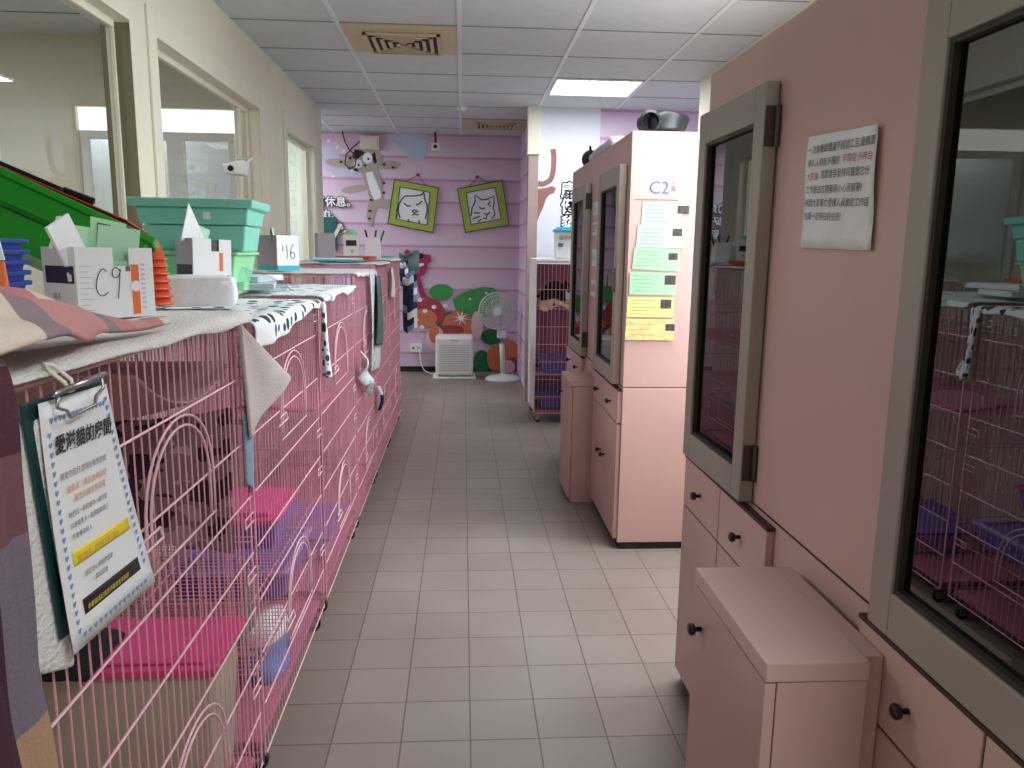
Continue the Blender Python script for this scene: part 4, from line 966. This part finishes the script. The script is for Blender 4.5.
paint('cat_stripe', 'm_black', [(353, 169), (357, 168), (359, 172), (355, 171)])
# lettering of the mural
def bubble(parent, body, size, org, fill='m_white', edge='m_purple', rad=.009, align='RIGHT'):
    o = text('lettering', body, size, edge, parent, org, (1, 0, 0), (0, 0, 1), align, bold=.002, lift=0); bm = bmesh.new()
    for k in range(12):
        a = 2*PI*k/12; n0 = len(bm.verts); bm.from_mesh(o.data); bm.verts.ensure_lookup_table()
        for v in list(bm.verts)[n0:]: v.co += Vector((rad*math.cos(a), 0, rad*math.sin(a)))
    bm.to_mesh(o.data); bm.free()
    text('lettering', body, size, fill, parent, Vector(org)+Vector((0, -.002, 0)), (1, 0, 0), (0, 0, 1), align, bold=.003, lift=0)
def wtext(body, u, v, size, y=MY):
    p = at(u, v, y=y-.03); bubble(mural, body, size, (p.x, y-.024, p.z))
wtext('請給牠們一個安靜的角落休息。', 357, 206, .118); wtext('讓牠們在這裡好好的。', 341, 219, .118); wtext('有一張舒服的床哦。', 354, 233, .118); wtext('我們我們謝謝你。', 337, 246, .118)
# magenta cat figure, bushes, mushrooms
paint('painted_cat', 'm_magenta', [(404, 252), (407, 249), (413, 253), (421, 253), (425, 254), (431, 255), (431, 261), (428, 264), (427, 270), (424, 275), (420, 277), (424, 290), (427, 297), (421, 298), (417, 284), (413, 293), (408, 298), (411, 282), (413, 273), (409, 263), (405, 258)])
pell('cat_mask', 'm_black', 419, 256, 5, 3); paint('cat_muzzle', 'm_white', strip([(416, 266), (420, 265), (424, 264)], [1, 1.6, .8])); pell('cat_face', 'm_orange', 411, 261, 3.4, 4)
pell('painted_bush', 'm_green', 441, 292, 12, 8)
paint('painted_bush', 'm_green', [(453, 300), (460, 294), (470, 290), (482, 287), (494, 288), (500, 296), (498, 312), (488, 318), (470, 315), (456, 311)])
for a, b in ((470, 299), (486, 293), (492, 303)): pell('painted_sparkle', 'm_white', a, b, 1.2, 1.2)
pell('painted_leaf', 'm_dark_green', 492, 337, 11, 8); pell('painted_leaf', 'm_dark_green', 482, 362, 9, 12); pell('painted_leaf', 'm_dark_green', 450, 320, 14, 8)
paint('mushroom_cap', 'm_red', [(414, 311), (418, 301), (428, 297), (438, 300), (445, 309), (446, 322), (430, 326), (418, 322)])
pell('mushroom_cap', 'm_orange', 424, 318, 13, 9); paint('mushroom_cap', 'm_orange', [(440, 330), (446, 316), (457, 310), (468, 315), (474, 326), (470, 336), (455, 338), (444, 336)])
pell('mushroom_cap', 'm_red', 450, 330, 14, 5); pell('mushroom_cap', 'm_orange', 510, 352, 9, 12); pell('mushroom_cap', 'm_orange', 496, 358, 9, 14); pell('mushroom_cap', 'm_red', 513, 366, 8, 9)
for a, b in ((420, 300), (425, 311), (434, 307), (422, 327), (416, 320), (445, 306)): pell('mushroom_spot', 'm_white', a, b, 2.4, 2)
pell('mushroom_stem', 'm_pale', 435, 338, 9, 12); pell('mushroom_stem', 'm_pale', 477, 325, 6, 14); pell('mushroom_stem', 'm_pale', 508, 367, 7, 7); pell('mushroom_cap', 'm_orange', 434, 333, 5, 10)
st = []
for i in range(16):
    a = 2*PI*i/16; q = 9 if i % 2 == 0 else 2.2; st.append((461+q*math.cos(a+.2), 318+q*.9*math.sin(a+.2)))
paint('painted_sparkle', 'm_white', st)
# the two pictures
def picture(label, outer, inner, nail, ink):
    P = [at(a, b, y=8.93) for a, b in outer]; c = sum(P, Vector())/4
    r = thing('picture_frame', label, 'picture', c, 'green framed cat pictures')
    Q = [at(a, b, y=8.93) for a, b in inner]
    g = MB()
    for i in range(4):
        j = (i+1) % 4; g.slab([Vector((p.x, 8.922, p.z)) for p in (P[i], P[j], Q[j], Q[i])], (0, .014, 0))
    g.build('frame', 'm_lime', r)
    g = MB(); n = 4
    for L_ in (P, Q): g.tube([Vector((p.x, 8.9215, p.z)) for p in L_], .006, 5, closed=True)
    g.build('frame_edge', 'm_black', r)
    MB().slab([Vector((p.x, 8.926, p.z)) for p in Q], (0, .006, 0)).build('canvas', 'm_white', r)
    g = MB()
    for ln in ink: g.tube([Vector((p.x, 8.9255, p.z)) for p in [at(a, b, y=8.926) for a, b in ln]], .007, 5)
    g.build('ink_drawing', 'm_black', r)
    g = MB(); nn = at(*nail, y=8.935)
    m1, m2 = P[0].lerp(P[1], .25), P[0].lerp(P[1], .72)
    g.tube([m1, nn], .004, 5); g.tube([nn, m2], .004, 5); g.build('string', 'string', r)
    MB().lathe([(.016, 0), (.02, .01), (.012, .018)], (nn.x, 8.94, nn.z), 12, 'y').build('nail', 'm_magenta', r)
    return r
o1 = [(394.5, 179.5), (438.5, 188), (433, 232.5), (388, 223.5)]; i1 = [(400, 187), (430, 192.5), (427, 225), (396, 219)]
I1 = [[(396.5, 209), (397, 217)], [(399, 204), (402, 199), (405, 196), (413, 196), (421, 195), (424, 192)], [(424, 193), (424.5, 199), (427, 205), (427, 212), (425, 219)], [(399, 204), (398, 211), (400, 218)], [(404, 203), (407, 206), (411, 206)], [(416, 205), (419, 204), (422, 201)], [(412, 211), (414, 213), (418, 211), (415, 210), (412, 211)], [(412, 215), (415, 214), (418, 215)], [(408, 219), (409, 222)], [(419, 220), (419, 223)]]
o2 = [(457.5, 189), (502, 180.5), (509, 225), (465.5, 232.5)]; i2 = [(466, 193), (495, 187.5), (501, 219), (471, 224.5)]
I2 = [[(471, 216), (472, 208), (475, 202), (475, 195), (479, 198), (482, 200), (488, 199), (494, 196), (494, 203), (493, 208), (495, 214), (492, 219)], [(479, 207), (482, 209), (485, 208)], [(489, 206), (491, 206)], [(484, 213), (487, 215), (490, 212)], [(487, 215), (486, 219), (483, 218)], [(474, 213), (480, 213)], [(473, 219), (480, 216)], [(478, 222), (481, 219)], [(490, 201), (488, 205)]]
picture('green framed cat drawing tilted clockwise, the one nearer the windows', o1, i1, (418, 175), I1)
picture('green framed cat drawing tilted the other way, nearer the white partition', o2, i2, (477, 177), I2)
r = thing('junction_box', 'beige box with cables high on the mural wall', 'junction box', at(369, 143, y=8.9))
a, b = at(359.5, 135.5, y=8.86), at(379.5, 149.5, y=8.86)
bx('housing', 'oven_beige', r, a.x, b.x, 8.86, 8.944, b.z, a.z, bevel=.006); bx('cover', 'oven_beige', r, a.x+.02, b.x-.02, 8.853, 8.8595, b.z+.02, a.z-.02, bevel=.003)
A_ = [at(q, v, y=8.90) for q, v in ((342, 130), (345, 142), (349, 149), (353, 153), (356, 160), (355, 166), (350, 169), (345, 164), (346, 155), (352, 148), (358, 143), (360, 141))]
MB().tube([p for p in A_], .008, 6).build('cable', 'cord', r, smooth=True)
r = thing('dome_camera', 'small white camera on a short rod below the ceiling', 'camera', at(435, 146, y=8.8))
p = at(435.5, 147, y=8.8); MB().tube([(p.x, 8.8, CE-.002), (p.x, 8.8, p.z+.03)], .012, 8).build('rod', 'cord', r); bx('housing', 'plastic_white', r, p.x-.045, p.x+.045, 8.76, 8.84, p.z-.045, p.z+.04, bevel=.008)
MB().lathe([(.02, 0), (.02, .008), (.01, .012)], (p.x, 8.757, p.z), 16, 'y').build('lens', 'black_gloss', r)
r = thing('wall_outlet', 'white power outlet low on the mural wall', 'outlet', at(416, 348, y=8.94))
p = at(416, 348, y=8.93); bx('plate', 'plastic_white', r, p.x-.07, p.x+.07, 8.925, 8.944, p.z-.05, p.z+.05, bevel=.004)
for k in (-.03, .03): bx('socket', 'ink_grey', r, p.x+k-.012, p.x+k+.012, 8.9235, 8.9249, p.z-.012, p.z+.012, bevel=0)
p2 = at(433, 370, y=8.6)
MB().tube([(p.x+.03, 8.92, p.z), (p.x+.05, 8.86, p.z-.05), (p.x+.06, 8.84, p.z-.17), (p.x+.10, 8.82, .03), (p.x+.16, 8.76, .008), (-.30, 8.66, .008), (-.27, 8.60, .04)], .006, 6).build('power_cord', 'plastic_white', r, smooth=True)

# air purifier
r = thing('air_purifier', 'white air purifier standing on the floor under the mural', 'air purifier', (-.09, 8.5, 0))
bx('base', 'plastic_white', r, -.33, .145, 8.36, 8.66, 0, .03, bevel=.012)
bx('housing', 'plastic_white', r, -.30, .115, 8.40, 8.63, .03, .48, bevel=.03)
bx('front_panel', 'plastic_white', r, -.285, .10, 8.375, 8.4005, .05, .455, bevel=.012)
g = MB()
for k in range(12): g.box(-.25, .065, 8.371, 8.3746, .10+.025*k, .103+.025*k)
g.build('grille', 'card_grey', r)
bx('badge', 'card_grey', r, -.13, -.05, 8.373, 8.3748, .425, .435, bevel=0)
MB().tube([(-.27, 8.37, .055), (-.09, 8.362, .035), (.09, 8.37, .055)], .004, 6).build('lower_seam', 'card_grey', r)
# pedestal fan
FXX, FY, FZ = .375, 8.34, .76
r = thing('pedestal_fan', 'white pedestal fan beside the air purifier', 'fan', (FXX+.05, FY, 0))
MB().lathe([(.20, 0), (.20, .012), (.17, .035), (.06, .055), (.03, .07)], (FXX+.07, FY+.05, 0), 32).build('base', 'plastic_fan', r, smooth=True)
MB().tube([(FXX+.07, FY+.05, .06), (FXX+.055, FY+.05, .40)], .028, 12).build('lower_pole', 'plastic_fan', r, smooth=True)
MB().tube([(FXX+.055, FY+.05, .39), (FXX+.03, FY+.06, .70)], .016, 12).build('upper_pole', 'steel', r, smooth=True)
MB().box(FXX-.0, FXX+.10, FY-.0, FY+.09, .46, .56).build('control_box', 'plastic_fan', r, .012)
m_ = MB().lathe([(.03, -.16), (.055, -.14), (.06, -.06), (.05, -.045)], (FXX, FY, FZ), 20, 'y').build('motor_housing', 'plastic_fan', r, smooth=True)
g = MB()
for k in range(3):
    a0 = 2*PI*k/3+.4; pts = []
    vs = []; fs = []
    for i in range(7):
        q = .03+.14*i/6; wdt = .15+.62*math.sin(PI*(i/6)**.8)**.6
        for j in range(5):
            t = a0+(j/4-.5)*wdt; vs.append((FXX+q*math.cos(t), FY+.0+.022*(j/4-.5), FZ+q*math.sin(t)))
    for i in range(6):
        for j in range(4): fs.append((i*5+j, i*5+j+1, i*5+j+6, i*5+j+5))
    g.add(vs, fs)
    o = MB().add(vs, fs).build('blade', 'clear_plastic', r, smooth=True); o.modifiers.new('thickness', 'SOLIDIFY').thickness = .003
MB().lathe([(.035, .03), (.04, .0), (.035, -.03)], (FXX, FY, FZ), 20, 'y').build('hub', 'plastic_fan', r, smooth=True)
def grille(sgn):
    g = MB(); R_ = .205
    for q, d in ((1, 0), (.97, .022), (.82, .045), (.6, .056), (.35, .06)): g.tube([(FXX+R_*q*math.cos(t), FY-sgn*d, FZ+R_*q*math.sin(t)) for t in [2*PI*k/40 for k in range(40)]], .0045 if q > .96 else .002, 5, closed=True)
    for k in range(48):
        t = 2*PI*k/48; g.tube([(FXX+R_*q*math.cos(t+.25*(1-q)), FY-sgn*d, FZ+R_*q*math.sin(t+.25*(1-q))) for q, d in ((.2, .06), (.5, .058), (.8, .046), (.95, .026), (1, 0))], .0019, 4)
    return g
grille(1).build('front_grille', 'plastic_fan', r, smooth=True); grille(-1).build('rear_grille', 'plastic_fan', r, smooth=True)
MB().lathe([(.045, .062), (.045, .068), (.02, .072)], (FXX, FY, FZ), 20, 'y').build('grille_badge', 'plastic_fan', r)

# ---------------------------------------------------------------- far right cage and the partition wall
def side_sheet(u, v):
    return (.582+.006*math.sin(u*9+v*3)-.012*v*math.sin(u*4), 6.16+.60*u, 1.34-1.24*v+.03*math.sin(u*5)*v)
tag(cloth('white_sheet', 'terry', side_sheet, 14, 22, None, .006), 'long white sheet hanging down the side of the wheeled cage', 'sheet')
tag(cloth('cage_cover', 'terry', lambda u, v: (.575+.60*u, 6.185+.58*v, 1.342+.003*math.sin(9*u)), 10, 10, None, .006), 'flat white cloth on top of the wheeled cage by the partition', 'cloth')
r = thing('food_container', 'clear plastic bin with a turquoise lid on the wheeled cage', 'container', (.85, 6.42, 1.345))
g = MB(); g.hexa([(.765, 6.34, 1.347), (.935, 6.34, 1.347), (.935, 6.5, 1.347), (.765, 6.5, 1.347)], [(.755, 6.33, 1.56), (.945, 6.33, 1.56), (.945, 6.51, 1.56), (.755, 6.51, 1.56)]); g.build('bin', 'wrap_white', r, .012)
MB().box(.748, .952, 6.322, 6.518, 1.561, 1.585).box(.77, .93, 6.345, 6.495, 1.585, 1.60).build('lid', 'lid_turquoise', r, .006)
text('lettering', '貓飼料', .04, 'ink_grey', r, (.78, 6.332, 1.50), (1, 0, 0), (0, 0, 1))
MB().box(.775, .815, 6.331, 6.338, 1.44, 1.47).build('label', 'ink_blue', r)
tag(cloth('cage_bed', 'leopard', lambda u, v: (.62+.52*u, 6.215+.50*v, .985+.02*math.sin(7*u)+.012*math.sin(9*v)-(.05+.03*math.sin(u*14))*max(0, .12-v)/.12), 18, 14, None, .018), 'leopard print bed on which the cat lies in the wheeled cage', 'bed')
shelf = [o for o in fc.children if o.name.startswith('wire_shelf')]
g = MB(); 
for i in range(24): g.tube([(.60, 6.21+.022*i, .965), (1.15, 6.21+.022*i, .965)], .0016, 4)
g.build('wire_shelf', 'pink_wire_light', fc)
tag(cloth('cage_curtain', 'cage_cloth', lambda u, v: (.61+.54*u, 6.70+.012*math.sin(18*u), 1.30-1.19*v), 20, 10, None, .006), 'dusky pink cloth lining the back of the wheeled cage', 'cloth')
# the black and white cat lying on it
def catbody(u, v):
    a = 2*PI*u; x = .605+.31*v
    K = [(.0, .0, 1.03), (.055, .045, 1.05), (.085, .075, 1.075), (.095, .085, 1.08), (.085, .075, 1.075), (.06, .06, 1.07), (.02, .02, 1.07)]
    ry, rz, zc = interp(K, v); return (x, 6.36+ry*math.cos(a), max(1.005, zc+rz*math.sin(a)))
cat = cloth('cat', 'cat_black', catbody, 24, 20, None, .001); tag(cat, 'black and white cat curled up on the leopard print bed', 'cat')
bm = bmesh.new(); bm.from_mesh(cat.data)
def addball(c, rad, sc=(1, 1, 1)):
    m = Matrix.Translation(c) @ Matrix.Diagonal((*[rad*s for s in sc], 1)); bmesh.ops.create_icosphere(bm, subdivisions=3, radius=1, matrix=m)
def addcone(c, rad, h, rot):
    bmesh.ops.create_cone(bm, segments=10, radius1=rad, radius2=.002, depth=h, cap_ends=True, matrix=Matrix.Translation(c) @ rot)
addball((.872, 6.30, 1.105), .052, (1, .95, .9)); addball((.872, 6.258, 1.092), .024, (1, .8, .7))
for k in (-1, 1): addcone((.872+k*.032, 6.305, 1.155), .02, .045, Matrix.Rotation(k*.25, 4, 'Y'))
addball((.82, 6.27, 1.02), .02, (2.2, 1, .8)); addball((.91, 6.27, 1.02), .02, (2, 1, .8)); addball((.68, 6.30, 1.02), .022, (2.6, 1, .8))
bm.to_mesh(cat.data); bm.free()
for p in cat.data.polygons: p.use_smooth = True
cb = cloth('white_bib', 'cat_white', lambda u, v: (.835+.075*u, 6.248+.02*v+.01*math.cos(PI*(u-.5)), 1.015+.085*v), 8, 8, cat, .006)
for k in (-1, 1): MB().lathe([(.006, 0), (.005, .003), (.002, .004)], (.872+k*.02, 6.256, 1.118), 10, 'y').build('eye', 'm_lime', cat)
for (z0, l) in ((.407, 'upper purple litter basin in the wheeled cage'), (.108, 'lower purple litter basin on the floor of the wheeled cage')):
    r = thing('litter_basin', l, 'basin', (.87, 6.45, z0), 'purple litter basins')
    z0 -= 0 if z0 < .2 else 0
    MB().hexa([(.66, 6.26, z0), (1.08, 6.26, z0), (1.08, 6.66, z0), (.66, 6.66, z0)], [(.63, 6.23, z0+.10), (1.11, 6.23, z0+.10), (1.11, 6.69, z0+.10), (.63, 6.69, z0+.10)]).build('basin', 'purple_plastic', r, .01)
    MB().box(.62, 1.12, 6.222, 6.70, z0+.10, z0+.114).build('rim', 'purple_plastic', r, .004)
# mural sheet on the partition: tail of a cat and three characters
tp = thing('partition_mural', 'white printed panel with a brown cat tail and outlined characters', 'mural', (.95, 7.198, 1.7))
def paintp(name, m, pts, d=.002):
    P = [at(a, b, y=7.198-d) for a, b in pts]; return MB().slab([Vector((p.x, 7.198-d, p.z)) for p in P], (0, .0008, 0)).build(name, m, tp)
paintp('cat_tail', 'm_brown', strip(curve2([(553, 149), (554, 158), (553, 172), (550, 180), (543, 184), (538, 183)], 24), [2.6, 2.8, 1.9, 1.4, 1.3, 1.3, 1.3][0:1]*25))
paintp('cat_rump', 'm_brown', [(538, 189), (545, 188), (552, 186), (556, 188), (554, 193), (549, 195), (546, 199), (543, 208), (540, 214), (537, 222)], .0012)
for i, (ch, v) in enumerate((('康', 193), ('健', 209), ('貓', 226), ('咪', 243))):
    p = at(569, v, y=7.19); bubble(tp, ch, .15, (p.x, 7.195, p.z-.03), 'm_white', 'm_black', .012, 'CENTER')
# ---------------------------------------------------------------- room beyond the windows
r = thing('office_printer', 'white printer on a counter seen through the left windows', 'printer', (-1.85, 5.9, 1.5))
bx('body', 'equipment', r, -2.05, -1.6, 5.8, 6.2, 1.40, 1.62, bevel=.02); bx('tray', 'card_grey', r, -2.0, -1.65, 5.7, 5.82, 1.45, 1.47); bx('scanner_lid', 'equipment', r, -2.05, -1.6, 5.8, 6.2, 1.63, 1.70, bevel=.02)
r = thing('supply_shelf', 'pale shelf unit in the room behind the left windows', 'shelf', (-2.0, 6.1, 0))
bx('back_panel', 'lavender_wall', r, -3.2, -1.55, 6.32, 6.36, 0, 2.4); bx('counter', 'annex_white', r, -3.2, -1.55, 5.65, 6.3, 1.36, 1.395); bx('front', 'annex_white', r, -3.18, -1.57, 5.68, 6.28, 0, 1.3595)
r = thing('wall_cabinet', 'pale cabinet standing in the left side room', 'cabinet', (-3.6, 4.9, 0))
bx('body', 'annex_white', r, -3.46, -2.97, 4.95, 5.195, 0, 1.95); bx('door', 'wall_cream', r, -3.45, -3.22, 4.93, 4.949, .05, 1.9); bx('door', 'wall_cream', r, -3.21, -2.98, 4.93, 4.949, .05, 1.9)
